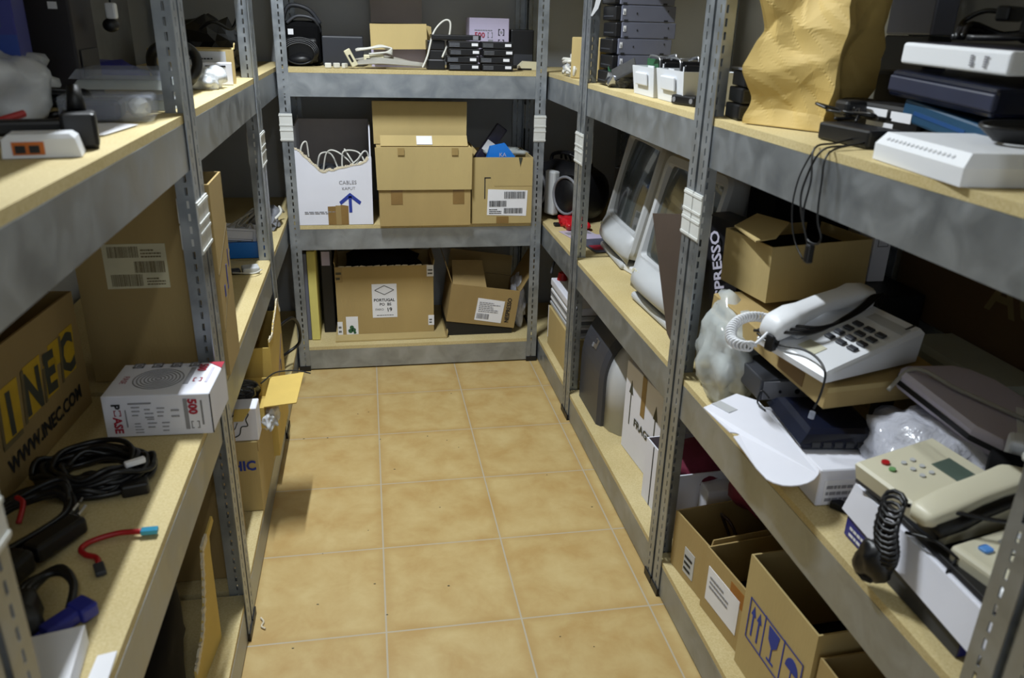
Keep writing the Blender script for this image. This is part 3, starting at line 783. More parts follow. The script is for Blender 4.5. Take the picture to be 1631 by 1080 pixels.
b = MB(); r = random.Random(11)
for k in range(5):
    b.tube([(r.uniform(-.03, .05), r.uniform(-.07, .07), r.uniform(.002, .022)) for i in range(4)], .0025, 6, 6)
b.done('cable', CABLE, t, True); MB().rbox((.0, .02, .0), (.04, .06, .03), .006).done('plug', BLACK, t)
t = thing('equipment_case', 'grey and black device standing behind the paper bag against the right wall', 'case', (1.06, -1.40, ZT))
MB().rbox((0, 0, 0), (.05, .14, .165), .004).done('lower_body', BLACK, t); MB().rbox((0, 0, .166), (.05, .14, .3), .004).done('upper_body', SLATE, t)

t = thing('black_supplies', 'heap of black adapters under the stacked routers', 'adapters', (.87, -1.64, ZT))
MB().blob((.10, -.11, .012), (.12, .14, .042), .25, 22, 6, 3, flat=0).done('pile', BLACK, t)
b = MB(); [b.cyl((.02+.02*k, -.235, .02), (.02+.02*k, -.24, .02), .006) for k in range(2)]; b.done('plug_tip', SILVER, t)
t = thing('router', 'petrol blue router box tilted under the dark and white routers', 'router', (.852, -1.655, ZT+.068), rz=-90, ry=7)
MB().rbox((0, 0, -.03), (.205, .2, .004), .004).done('body', TEAL, t)
MB().box((.03, -.0008, -.016), (.15, .0, -.010)).done('stripe', BLUEC, t)
t = thing('router', 'dark navy router between the blue box and the white router', 'router', (.842, -1.622, ZT+.110), rz=-90, ry=3)
MB().rbox((0, 0, -.036), (.235, .24, .004), .006).done('body', NAVY, t)
MB().rbox((.0, -.002, -.028), (.235, .01, -.004), .003).done('front_band', mat('slate_blue', '2c3044', .4), t)
t = thing('router', 'white router with dark top on the very top of the right stack', 'router', (.848, -1.628, ZT+.123), rz=-90, ry=1.5)
MB().rbox((0, 0, 0), (.232, .25, .032), .005, 3).done('body', WHITEP, t)
MB().rbox((.012, .012, .031), (.222, .24, .0335), .002).done('top_panel', mat('dark_top', '23222c', .35), t)
F = face(.232, .25, .032, 'front'); lines(F, .158, .008, .168, .024, INKG, t, 5, z=.0018, fill=.7, seed=3, name='printed_icon'); lines(F, .185, .008, .195, .024, INKG, t, 5, z=.0018, fill=.7, seed=6, name='printed_icon')
t = thing('power_adapter', 'black power adapter with its cable lying on the topmost white router', 'adapter', (.95, -1.70, ZT+.158))
MB(Matrix.Rotation(R(20), 4, 'Z')).rbox((0, -.11, 0), (.08, -.03, .055), .008).done('body', BLACK, t)
b = MB(); r = random.Random(5)
for k in range(7): b.tube([(-.06+.012*r.random(), .0+.03*r.random(), .006), (-.02, .03+.02*r.random(), .014+.006*k/3), (.03, .02, .012), (.05, -.04, .02), (-.03, -.06-.03*r.random(), .008), (-.07, -.03, .006)], .0045, 6, 5)
b.tube([(-.05, .02, .008), (-.02, .05, .03), (.0, .03, .045), (.02, .0, .04)], .004, 6, 6)
b.done('cable', CABLE, t, True)
MB(Matrix.Translation((.02, .005, .04)) @ Matrix.Rotation(R(30), 4, 'Z')).rbox((-.03, -.01, -.01), (.03, .01, .012), .004).done('plug', BLACK, t)
t = thing('modem', 'flat white modem with a ridged top edge at the front of the right top shelf', 'modem', (.715, -1.80, ZT), rz=-97)
w, d, h = .215, .145, .038
MB().loft([[(0, 0, 0), (w, 0, 0), (w, d, 0), (0, d, 0)], [(0, 0, .022), (w, 0, .022), (w, d, .022), (0, d, .022)], [(.006, .012, h), (w-.008, .012, h), (w-.008, d-.006, h), (.006, d-.006, h)]]).done('body', WHITEP, t)
b = MB()
for k in range(16): b.rbox((.02+k*.0105, .004, .027), (.027+k*.0105, .0125, .0325), .0015, 1)
b.done('vent_ridge', WHITEP, t)
MB().box((.004, .004, -.0004), (w-.004, d-.004, .003)).done('base', GREYM, t)
t = thing('black_cable', 'coil of black cable lying on the near end of the white modem', 'cable', (.845, -1.93, ZT+.04))
b = MB()
for k in range(6): b.tube([(.05*math.cos(q*PI/3)*(1+.08*k), .03*math.sin(q*PI/3)*(1+.1*k), .004+.003*k+.002*math.sin(q)) for q in range(6)], .0032, 6, 5, True)
b.done('cable', CABLE, t, True)
t = thing('blue_plug', 'deep blue connector lying under the cable at the right picture edge', 'plug', (.90, -1.885, ZT)); MB().rbox((0, -.05, 0), (.05, .0, .03), .005).done('body', BLUED, t)
t = thing('hanging_cable', 'thin black cables with a small plug hanging over the right top beam', 'cable', (0, 0, 0))
b = MB()
b.tube([(.80, -1.66, 1.215), (.73, -1.685, 1.203), (.688, -1.69, 1.195), (.676, -1.715, 1.15), (.672, -1.715, 1.10), (.672, -1.735, 1.065), (.672, -1.765, 1.062), (.672, -1.775, 1.075), (.672, -1.757, 1.10), (.676, -1.745, 1.15), (.686, -1.735, 1.195), (.76, -1.70, 1.204)], .0017, 6, 6)
b.tube([(.82, -1.69, 1.215), (.74, -1.71, 1.203), (.687, -1.715, 1.196), (.676, -1.70, 1.15), (.671, -1.705, 1.11), (.671, -1.745, 1.055)], .0017, 6, 6)
b.tube([(.688, -1.69, 1.195), (.676, -1.68, 1.15), (.672, -1.68, 1.10), (.672, -1.70, 1.055), (.672, -1.735, 1.03)], .0013, 6, 6)
b.done('cable', CABLE, t, True)
MB().rbox((.666, -1.756, 1.028), (.678, -1.744, 1.058), .003).done('plug', BLACK, t)
t = thing('white_tag', 'white plastic tail hanging from the shelf above beside the far right post', 'tag', (.712, -.325, 1.45))
MB().loft([[(-.006, 0, .30), (.006, 0, .30), (.006, .002, .30), (-.006, .002, .30)], [(-.008, 0, .0), (.008, 0, .0), (.008, .002, .0), (-.008, .002, 0)], [(-.014, 0, -.03), (-.002, 0, -.035), (-.002, .002, -.035), (-.014, .002, -.03)], [(-.024, 0, -.056), (-.02, 0, -.058), (-.02, .002, -.058), (-.024, .002, -.056)]]).done('body', WHITEP, t)

# ================================================================== RIGHT ROW, MIDDLE SHELF
t = thing('stereo', 'round black and silver portable stereo at the back of the right middle shelf', 'stereo', (.825, .36, ZM), rz=-62)
def egg(x, ry_, rz_, n=20): return [(x, ry_*math.cos(2*PI*k/n), .115+rz_*math.sin(2*PI*k/n)) for k in range(n)]
MB().loft([egg(-.16, .055, .065), egg(-.15, .085, .095), egg(-.10, .10, .112), egg(0, .10, .113), egg(.10, .10, .112), egg(.15, .085, .095), egg(.16, .055, .065)]).done('body', BLACK, t, True)
for x in (-.10, .10):
    sp = MB().cyl((x, -.085, .115), (x, -.108, .115), .080, .072, 28).done('speaker', BLACK, t, True)
    MB().tube([(x+.074*math.cos(q*PI/6), -.109, .115+.074*math.sin(q*PI/6)) for q in range(12)], .006, 8, 2, True).done('speaker_ring', GREYM, sp, True)
MB().rbox((-.03, -.113, .02), (.03, -.08, .20), .008).done('front_panel', GREYL, t)
MB().tube([(-.12, 0, .20), (-.11, 0, .245), (0, 0, .262), (.11, 0, .245), (.12, 0, .20)], .008, 8, 6).done('handle', BLACK, t, True)
b = MB(); [b.tube([(-.06+.03*k, 0, .235), (-.02+.02*k, -.03, .262), (.04, -.02, .255), (.08, .0, .235)], .005, 6, 5) for k in range(3)]; b.done('cable', CABLE, t, True)
t = rb('black_box', 'black box right of the round stereo, with a small white outline mark', 'box', (.93, .10, ZM), (.16, .18, .25), BLACK, rz=-40)
outline(face(.16, .18, .25, 'front'), .10, .05, .13, .075, .003, INKW, t)
t = thing('red_bag', 'red plastic bag lying at the far end of the right middle shelf', 'bag', (.80, .175, ZM))
MB().blob((0, 0, .018), (.055, .11, .026), .3, 20, 5, 4, flat=0).done('body', REDBAG, t, True)
MB().rbox((-.075, .0, .001), (-.03, .03, .012), .003).done('clip', BLACK, t)
for k, (x, y, a, m, l) in enumerate(((.80, .02, 12, VIOLET, 'grey leaflet nearest the far right post on the middle shelf'), (.845, -.06, -20, LILAC, 'pale leaflet under the red bag on the middle shelf'), (.83, -.13, 8, mat('slate_paper', '4f5160', .5), 'dark printed leaflet in front of the farther monitor'))):
    t = thing('leaflet', l, 'leaflet', (x, y, ZM+.0005+.0016*k), rz=a)
    MB().box((-.06, -.09, 0), (.06, .09, .0014)).done('sheet', m, t)
    if k == 2: MB().box((-.05, -.06, .0014), (-.0, .0, .0018)).done('printed_block', INKR, t)
    if k == 0: MB().box((-.05, .02, .0014), (.05, .06, .0018)).done('printed_block', INKG, t)

def crt(loc, rz, lbl, tilt):
    t = thing('crt_monitor', lbl, 'monitor', loc, rz, group='white tube monitors')
    w, h = .40, .385
    T = Matrix.Translation((0, 0, .045)) @ Matrix.Rotation(R(-tilt), 4, 'X')
    # bezel: front frame with bulging chin
    def prof(y, s, dz=0, n=10):
        pts = []
        cx, cz = w/2, h/2
        hw, hh = w/2*s, h/2*s
        for (sx, sz) in ((1, 1), (-1, 1), (-1, -1), (1, -1)):
            rr = .035*s
            for k in range(n):
                a = {(1, 1): 0, (-1, 1): 90, (-1, -1): 180, (1, -1): 270}[(sx, sz)]+90*k/(n-1)
                pts.append((cx+sx*(hw-rr)+rr*math.cos(R(a)), y, cz+sz*(hh-rr)+rr*math.sin(R(a))+dz))
        return pts
    fr = MB(T)
    outer0, outer1 = prof(.06, 1.0), prof(.012, 1.0)
    outer2 = prof(0, .975)
    def inner(y, e):
        x0, x1, z0, z1 = .024+e, w-.024-e, .082+e, h-.026-e; pts = []
        n = 10
        for (cx, cz, a0) in ((x1, z1, 0), (x0, z1, 90), (x0, z0, 180), (x1, z0, 270)):
            sx = -1 if a0 in (0, 270) else 1; sz = -1 if a0 in (0, 90) else 1
            for k in range(n):
                a = a0+90*k/(n-1); rr = .012
                pts.append((cx+sx*rr+rr*math.cos(R(a)), y, cz+sz*rr+rr*math.sin(R(a))))
        return pts
    fr.loft([outer0, outer1, outer2, inner(0.0, 0), inner(.02, .008)], cap=False)
    fr.done('bezel', GREYL, t, False)
    ch = MB(T)
    rr = []
    for k in range(9):
        u = k/8; x = .012+(w-.024)*u; bul = .044*math.sin(PI*u)**.6
        rr.append([(x, .004, .078), (x, -.2*bul, .074), (x, -bul, .042), (x, -bul*.9, .010), (x, .004, -.016)])
    ch.loft(rr).done('chin', GREYL, t, True)
    sc = MB(T); rows_ = []
    for i in range(9):
        row = []
        for j in range(9):
            u, v = i/8*2-1, j/8*2-1
            row.append((w/2+u*(w/2-.026), .016-.012*(1-u*u*.5-v*v*.5), (.082+h-.026)/2+v*((h-.026-.082)/2-.003)))
        rows_.append(row)
    sc.loft(rows_, cap=False, closed=False).done('screen', SCREEN, t, True)
    MB(T).loft([prof(.055, .985), prof(.14, .93), prof(.19, .72, .0), prof(.225, .55, -.02), prof(.235, .50, -.03)]).done('rear_shell', GREYL, t, False)
    bt = MB(T)
    for k in range(4): bt.cyl((.075+.022*k, -.022, .045), (.075+.022*k, -.031, .045), .006)
    bt.done('button', BEIGE, t)
    MB(T).box((.15, -.0305, .042), (.20, -.028, .052)).done('badge', GREYM, t)
    MB().rbox((.05, -.012, .001), (w-.05, .23, .024), .01, 3).cyl((w/2, .17, .02), (w/2, .17, .06), .09, .075, 24).done('stand', GREYL, t)
    return t
crt((.838, -.085, ZM), -93, 'white tube monitor, the farther one, left of its twin', 13)
crt((.762, -.665, ZM), -88, 'white tube monitor, the nearer one with a brown panel leaning on it', 13)
t = thing('leaning_panel', 'dark brown panel leaning against the nearer monitor', 'panel', (.725, -.90, ZM), rz=-90, rx=0)
MB().prism([(.19, 0, .035), (.29, 0, .0), (.22, 0, .345), (.01, 0, .30)], (0, .012, 0)).done('sheet', BROWN, t)
t = rb('small_box', 'small white box lying under the front of the two monitors', 'box', (.815, -.40, ZM), (.09, .03, .022), WHITEP, rz=-80)
t = thing('coffee_bag', 'black carrier bag with large white lettering behind the double post', 'bag', (.80, -1.085, ZM), rz=-80)
MB().loft([[(0, 0, .001), (.155, 0, .001), (.155, .08, .001), (0, .08, .001)], [(-.003, -.005, .15), (.158, -.01, .15), (.158, .09, .15), (0, .09, .15)], [(.0, -.004, .34), (.155, -.004, .34), (.155, .06, .34), (0, .06, .34)]]).done('body', mat('black_bag', '15151a', .5, bump=.5, bscale=20), t)
txt('NESPRESSO', Matrix.Translation((0, -.011, 0)) @ face(.26, .1, .3, 'front'), .142, .118, .052, INKW, t, ang=111, bold=.0012, sx=.8)

# telephone pile
t = thing('plastic_bag', 'clear plastic bag of round parts bulging beside the double post', 'bag', (.745, -1.385, ZM+.001))
MB().blob((.0, .01, .10), (.055, .11, .118), .30, 13, 8, 4, flat=0).done('film', PBAG, t, True)
for k in range(3): MB().cyl((.0+.01*k, -.05+.03*k, .05+.045*k), (-.012+.01*k, -.055+.03*k, .05+.045*k), .012).done('round_part', GREYM, t)
MB().blob((.01, .01, .07), (.035, .075, .065), .3, 20, 3, 3, flat=.004).done('contents', PBAGW, t, True)

t = thing('white_carton', 'white carton with a long tongue flap hanging over the shelf edge under the navy router', 'box', (.734, -1.575, ZM), rz=-92)
w, d, h = .235, .14, .07
b = MB(); b.rbox((0, 0, 0), (w, d, h), .002, 1).done('body', WHITE, t)
F = face(w, d, h, 'right'); lb = patch(F, .01, .004, .10, .05, 'label', PAPER, t); lines(F, .014, .01, .09, .046, INKG, lb, 3, z=.002, fill=.5)
MB().prism([(-.015, .0, h+.004), (-.05, -.03, h+.004), (-.005, -.115, h+.0), (.085, -.098, h-.006), (.089, -.088, h-.006), (.094, -.084, h-.006), (.099, -.088, h-.006), (.101, -.098, h-.006), (.20, -.098, h-.012), (.232, -.094, h-.014), (.246, -.088, h-.013), (.256, -.078, h-.012), (.262, -.066, h-.010), (.264, -.052, h-.008), (.262, -.038, h-.006), (.256, -.024, h-.004), (.246, -.012, h-.002), (.235, -.005, h+.0)], (0, 0, .002)).done('flap', WHITE, t)
lb = MB(Matrix.Translation((-.0, -.075, h+.004)) @ Matrix.Rotation(R(-65), 4, 'Z')).box((-.012, -.022, -.002), (.012, .022, .0005)).done('sticker', GREYL, t)
t = thing('router', 'glossy navy router lying on the white carton under the flat tan carton', 'router', (.742, -1.585, ZM+.073), rz=-98)
w, d, h = .165, .15, .034
MB().loft([[(.012, .006, 0), (w-.006, .006, 0), (w-.006, d, 0), (.006, d, 0)], [(.0, -.004, .012), (w, -.002, .012), (w, d, .012), (0, d, .012)], [(.012, .01, h-.006), (w-.008, .012, h-.006), (w-.01, d-.01, h-.006), (.012, d-.01, h-.006)], [(.022, .02, h), (w-.02, .022, h), (w-.02, d-.02, h), (.022, d-.02, h)]]).done('body', NAVY, t)
b = MB(); [b.box((w-.002, .02+.02*k, .006), (w+.0006, .034+.02*k, .016)) for k in range(6)]; b.done('socket', BLACK, t)
MB().tube([(-.0, .0, .02), (-.012, -.012, .03), (-.004, -.02, .01), (.02, -.012, .004)], .0018, 6, 6).done('cable', CABLE, t, True)
t = rb('set_top_box', 'dark grey set top box wedged between the plastic bag and the navy router', 'device', (.742, -1.365, ZM+.078), (.20, .11, .045), DGREY, rz=-93, ry=0, r=.003)
MB().box((.2, .006, .004), (.203, .104, .041)).done('front_panel', GREYM, t); b = MB(); b.cyl((.203, .04, .02), (.2045, .04, .02), .003).cyl((.203, .075, .02), (.205, .075, .02), .005); b.done('button', BLACK, t)

w, d, h = .405, .25, .045
t = carton('flat_carton', 'flat tan carton carrying the corded white desk telephone', (.726, -1.318, .790), w, d, h, CARD, rz=-84, ry=5.6, open_=False)
F = face(w, d, h, 'front'); lines(F, .02, .014, .06, .032, INKD, t, 1, fill=.9, name='printed_icon'); patch(F, .26, .008, .34, .036, 'printed_label', mat('brown_label', '7b5f35', .8), t)
F = face(w, d, h, 'right'); patch(F, .0, .034, .24, .0445, 'tuck_flap', CARD2, t, t=.001)
w, d, h = .245, .17, .118
t = carton('open_carton', 'open tan carton standing on the flat carton under the hanging cables', (.797, -1.418, .842), w, d, h, CARD2, rz=0)
MB().prism([(-.028, .020, h+.008), (-.006, .132, h+.012), (.060, .150, h+.030), (.078, .060, h+.030), (.018, .018, h+.012)], (0, 0, .003)).done('flap', CARD2, t)
t.rotation_euler = (0, R(-1), R(8))
MB().box((.01, .012, h*.3), (w-.01, d-.01, h*.8)).done('contents', BLACKM, t)
t = rb('black_box', 'large black box behind the open tan carton on the right middle shelf', 'box', (.895, -1.225, ZM), (.19, .135, .41), BLACKM, rz=0)
t = rb('white_box', 'small white box with a printed frame behind the open carton, right of the black box', 'box', (1.085, -1.325, .85), (.042, .06, .13), WHITE, rz=0, r=.002)
outline(face(.042, .06, .13, 'front'), .008, .08, .034, .11, .002, INKG, t)
t = rb('black_box', 'dark box low at the back of the shelf that carries the small white printed box', 'box', (1.05, -1.42, ZM), (.115, .16, .233), BLACK)

t = thing('desk_phone', 'white corded desk telephone with dark keys lying on the flat tan carton', 'telephone', (.708, -1.568, .819), rz=-73, ry=5.0, rx=0)
W, D = .165, .235
body = MB().loft([[(0, 0, 0), (W, 0, 0), (W, D, 0), (0, D, 0)], [(0, -.002, .012), (W, -.002, .012), (W, D, .058), (0, D, .058)], [(.005, .008, .020), (W-.005, .008, .020), (W-.006, D-.008, .066), (.005, D-.008, .066)]]).done('body', WHITEP, t)
PT_ = Matrix.Translation((0, .008, .0203)) @ Matrix.Rotation(math.atan2(.046, D-.016), 4, 'X')
for r_ in range(4):
    for c_ in range(3):
        k_ = MB(PT_).rbox((.075+c_*.026, .075+r_*.023, 0), (.094+c_*.026, .089+r_*.023, .005), .002, 1).done('key', DGREY, t)
MB(PT_).box((.07, .02, .0), (.11, .05, .0008)).done('label_strip', mat('aged_label', 'c9c6ad', .6), t)
MB(PT_).box((.075, .18, 0), (.155, .205, .0008)).done('memory_panel', GREYL, t)
MB(PT_).box((.145, .20, 0), (.149, .225, .001)).done('slot', DGREY, t)
MB(PT_).rbox((.004, .03, .0), (.058, .215, .006), .004).done('cradle', WHITEP, t)
hs = []
for (y, zc, ww, hh) in ((-.012, .040, .020, .014), (.0, .046, .026, .022), (.035, .056, .027, .024), (.062, .066, .022, .016), (.11, .078, .020, .014), (.165, .082, .022, .016), (.19, .080, .027, .024), (.225, .078, .026, .022), (.237, .074, .018, .012)):
    hs.append([(.03+ww*math.copysign(abs(math.cos(2*PI*k/16))**.6, math.cos(2*PI*k/16)), y, zc+hh*math.copysign(abs(math.sin(2*PI*k/16))**.6, math.sin(2*PI*k/16))) for k in range(16)])
MB().loft(hs).done('handset', WHITEP, t, True)
co = []
path = catmull([(.03, -.01, .036), (.03, -.045, .015), (-.0, -.06, .012), (-.035, -.035, .018), (-.06, .01, .02), (-.06, .05, .02), (-.03, .075, .02), (-.005, .10, .022)], 60)
for i, p in enumerate(path[60:]):
    a = i*2*PI/11; co.append(p+Vector((.009*math.cos(a)*.7, .009*math.cos(a)*.7, .009*math.sin(a))))
MB().tube(co, .0024, 5, 1).done('coiled_cord', WHITEP, t, True)
MB().tube(path[:64], .0032, 6, 1).done('cord_tail', WHITEP, t, True)
b = MB()
for k in range(3): b.tube([(-.012, .0+.01*k, .02), (.05, .0+.012*k, .045+.004*k), (.08, .05+.012*k, .050+.004*k), (.075, .14+.012*k, .072), (.055, .22+.01*k, .09), (.05, .25, .06)], .0032, 6, 6)
b.tube([(.0, -.004, .02), (.05, -.006, .022), (.10, .004, .034), (.14, .0, .036), (.172, -.012, .025), (.18, -.02, -.01), (.182, -.03, -.035)], .0022, 6, 6)
b.done('black_cord', CABLE, t, True)
MB(Matrix.Translation((.04, -.006, .022)) @ Matrix.Rotation(R(10), 4, 'Z')).rbox((-.008, -.012, -.016), (.01, .012, .016), .004).done('cord_tie', BLACK, t)
MB().cyl((.182, -.03, -.04), (.183, -.032, -.052), .005).done('cord_plug', CLEAR, t)

t = thing('bubble_mailer', 'crumpled bubble wrapped packet under the silver modem', 'packet', (.915, -1.825, ZM+.001), rz=-8)
MB().blob((0, 0, .075), (.105, .135, .085), .2, 18, 11, 4, flat=0).done('wrapping', BUBBLE, t, True)
t = thing('brown_box', 'dark brown box at the back of the right middle shelf beneath the pale scanner', 'box', (1.035, -1.47, ZM), rz=-90)
MB().rbox((0, 0, 0), (.62, .13, .142), .002, 1).done('body', CARD3, t)
t = thing('scanner', 'flat pale grey device lying at the back of the shelf right of the telephone', 'scanner', (1.055, -1.515, ZM+.1435), rz=-91)
MB().loft([[(0, 0, 0), (.26, .0, 0), (.27, .11, 0), (0, .11, 0)], [(0, 0, .03), (.26, 0, .03), (.27, .11, .03), (0, .11, .03)], [(.006, .008, .042), (.252, .008, .042), (.262, .105, .042), (.006, .105, .042)]]).done('body', mat('grey_green_plastic', '8d9188', .5, var=.04, scale=10), t)
lb = MB().box((.2605, .01, .004), (.2625, .07, .026)).done('label', WHITE, t); lines(face(.2625, .1, .03, 'right'), .015, .006, .06, .024, INK, lb, 3, seed=4)
t = rb('socket_block', 'cream plug socket standing between the telephone and the scanner', 'socket', (.972, -1.60, ZM+.165), (.03, .02, .05), CREAM, rz=5); b = MB(); b.cyl((.01, -.001, .012), (.01, .0, .012), .002).cyl((.02, -.001, .012), (.02, .0, .012), .002); b.done('hole', BLACK, t)
MB().rbox((-.004, 0, -.165), (.034, .024, .0), .004).done('block', BLACK, t)
t = thing('soda_carton', 'brown carton painted darker for shade, with large faded letters against the right wall', 'box', (1.175, -1.30, .785), rz=-90)
MB().rbox((0, 0, 0), (.70, .022, .30), .002, 1).done('body', mat('cardboard_shade_darkened', '4f3a20', .85, var=.12, scale=5), t)  # brown card darkened so its colour carries the shadow at the wall
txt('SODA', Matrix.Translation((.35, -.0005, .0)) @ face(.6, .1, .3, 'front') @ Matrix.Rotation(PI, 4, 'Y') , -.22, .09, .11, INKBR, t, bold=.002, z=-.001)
t = thing('modem', 'silver violet modem with a curved edge on the bubble wrapped packet', 'modem', (.905, -1.690, ZM+.168), rz=-88, rx=-3, ry=5)
def mod(z, e):
    pts = [(.0+e, .02+e), (.02+e, .0+e), (.20, .0+e), (.245-e, .02), (.262-e, .05), (.255-e, .10), (.215-e, .15-e), (.14, .175-e), (.06, .17-e), (.015+e, .15-e), (.0+e, .12)]
    return [(x, y, z) for x, y in pts]
MB().loft([mod(0, .004), mod(.006, 0), mod(.026, 0), mod(.034, .006)]).done('body', VIOLET, t)
b = MB(); b.loft([[(x-.001 if x < .03 else x, y-.0015, z) for x, y, z in mod(.009, 0)], [(x-.001 if x < .03 else x, y-.0015, z) for x, y, z in mod(.018, 0)]]).done('dark_stripe', BLACK, t)
MB().prism([(.15, .125, .0335), (.235, .05, .0335), (.252, .06, .033), (.248, .1, .033), (.17, .155, .0335)], (0, 0, .0012)).done('painted_lit_patch', WHITEP, t)  # patch of lamp light on the modem top, painted as white plastic
MB().tube([(.03, -.02, .0), (.03, .02, .042), (.10, .05, .041), (.18, .09, .040), (.24, .14, .032)], .004, 6, 8).done('cable', CABG, t, True)
t = thing('cable_plug', 'small black plug on the shelf board before the white carton with the tongue flap', 'plug', (.765, -1.822, ZM), rz=-50)
MB().rbox((-.015, -.01, 0), (.015, .01, .012), .002).done('body', BLACK, t); MB().tube([(.015, 0, .006), (.03, .004, .006), (.05, .02, .003), (.06, .03, .003)], .0018, 6, 5).done('cable', mat('brown_wire', '6b3a20', .5), t, True)

# office phone on its boxes
t = thing('phone_carton', 'deep blue carton on the shelf under the office telephone and white carton', 'box', (.731, -1.888, ZM), rz=-91)
w, d, h = .27, .20, .035
MB().rbox((0, 0, 0), (w, d, h), .002, 1).done('body', BLUED, t)
MB().box((.10, -.0012, .0), (w, .0, h)).done('side_label', DGREY, t); F = face(w, d, h, 'front'); lines(F, .015, .008, .09, .03, PAPER, t, 2, seed=8)
t = thing('white_carton', 'long white carton with a blank front under the office telephone', 'box', (.738, -1.885, ZM+.036), rz=-92)
w, d, h = .315, .20, .055
MB().rbox((0, 0, 0), (w, d, h), .002, 1).done('body', WHITE, t)
MB().prism([(-.006, -.012, .006), (.318, -.016, .0), (.318, -.004, h), (.0, -.002, h)], (0, .002, 0)).done('flap', WHITE, t)
t = rb('black_tray', 'thin black device between the office telephone and the white carton under it', 'device', (.742, -1.895, ZM+.0925), (.30, .19, .009), BLACK, rz=-92, r=.002)
t = thing('office_phone', 'cream office telephone with a grey display and a red key at the right', 'telephone', (.724, -1.899, .7265), rz=-80, rx=1, ry=2)
W, D = .168, .145
MB().loft([[(0, 0, 0), (W, 0, 0), (W, D, 0), (0, D, 0)], [(-.004, -.004, .024), (W+.004, -.004, .024), (W+.004, D, .040), (-.004, D, .040)], [(-.002, .0, .028), (W, .0, .028), (W, D-.004, .044), (-.002, D-.004, .044)]]).done('body', BEIGE, t)
PT_ = Matrix.Translation((0, 0, .0283)) @ Matrix.Rotation(math.atan2(.0165, D), 4, 'X')
sl = MB().box((.0, .0, -.006), (W, D*.9, .0)).done('stand', DGREY, t)
MB(PT_).box((.05, .088, 0), (.108, .122, .001)).done('display', LCD, t)
b = MB(PT_).cyl((.018, .032, 0), (.018, .032, .003), .006).done('red_key', RED, t); MB(PT_).cyl((.036, .028, 0), (.036, .028, .003), .005).done('green_key', mat('green_key', '6c9c62', .5), t)
b = MB(PT_); [b.cyl((.03+.018*i, .055+.017*j, 0), (.03+.018*i, .055+.017*j, .002), .004) for i in range(3) for j in range(2)]; b.done('keys', GREYL, t)
hs = []
for (y, zc, ww, hh) in ((-.03, .034, .014, .008), (-.022, .037, .021, .011), (.02, .045, .024, .012), (.055, .054, .023, .010), (.095, .060, .023, .009), (.13, .064, .025, .011), (.16, .064, .024, .011), (.17, .061, .016, .008)):
    hs.append([(.142+ww*math.copysign(abs(math.cos(2*PI*k/16))**.5, math.cos(2*PI*k/16)), y, zc+hh*math.copysign(abs(math.sin(2*PI*k/16))**.6, math.sin(2*PI*k/16))) for k in range(16)])
MB().loft(hs).done('handset', BEIGE, t, True)
MB().loft([[(p[0]+.010, p[1]+.004, p[2]-.014) for p in r_] for r_ in hs[1:-1]]).done('handset_underside', BLACK, t, True)
co = []; path = catmull([(.10, -.03, .035), (.115, -.05, .0), (.13, -.055, -.03), (.12, -.05, -.055), (.11, -.06, -.075)], 45)
for i, p in enumerate(path):
    a = i*2*PI/9; co.append(p+Vector((.017*math.cos(a), .013*math.sin(a)*.6, .010*math.sin(a))))
MB().tube(co, .0035, 5, 1).done('coiled_cord', CABLE, t, True)
MB().blob((.115, -.055, -.055), (.028, .02, .035), .3, 40, 3, 3).done('cord_bundle', CABLE, t, True)
b = MB(); b.tube([(.11, -.02, .03), (.15, .0, .045), (.2, .05, .05), (.23, .12, .05)], .003, 6, 6); b.tube([(.13, -.03, .0), (.17, -.02, .012), (.21, -.01, .008), (.23, .03, .02), (.25, .10, .03)], .0025, 6, 6); b.tube([(.20, -.01, .01), (.205, -.03, -.02), (.24, -.02, -.035)], .0025, 6, 6)
b.done('black_cord', CABLE, t, True)
t = thing('desk_phone', 'cream telephone with a blue key partly hidden by the nearest right post', 'telephone', (.742, -2.085, .7085), rz=-80, rx=4)
W, D = .10, .20
MB().rbox((0, 0, 0), (W, D, .03), .008, 3).done('body', BEIGE, t)
MB().rbox((.02, .025, .0305), (.034, .04, .0335), .003).done('blue_key', mat('sky_blue_key', '5b93d6', .4), t)
b = MB(); [b.rbox((.02+.022*i, .06+.03*j, .030), (.034+.022*i, .072+.03*j, .033), .002, 1) for i in range(3) for j in range(4)]; b.done('keys', GREYL, t)
hs = []
for (y, zc, ww, hh) in ((-.03, .02, .012, .010), (-.02, .022, .02, .018), (.02, .03, .022, .018), (.08, .04, .02, .014), (.15, .04, .022, .018)):
    hs.append([(W+.0+ww*math.cos(2*PI*k/14), y, zc+hh*math.sin(2*PI*k/14)) for k in range(14)])
MB().loft(hs).done('handset', WHITEP, t, True)
t = thing('black_handset', 'thick black handset lying behind the office telephone at the right edge', 'handset', (.875, -1.975, .79), rz=-40)
MB().cyl((0, 0, 0), (.10, .0, -.004), .019, .019, 18).done('grip', BLACKM, t, True); MB().rbox((.02, .02, -.02), (.11, .06, .03), .006).done('white_end', WHITEP, t)

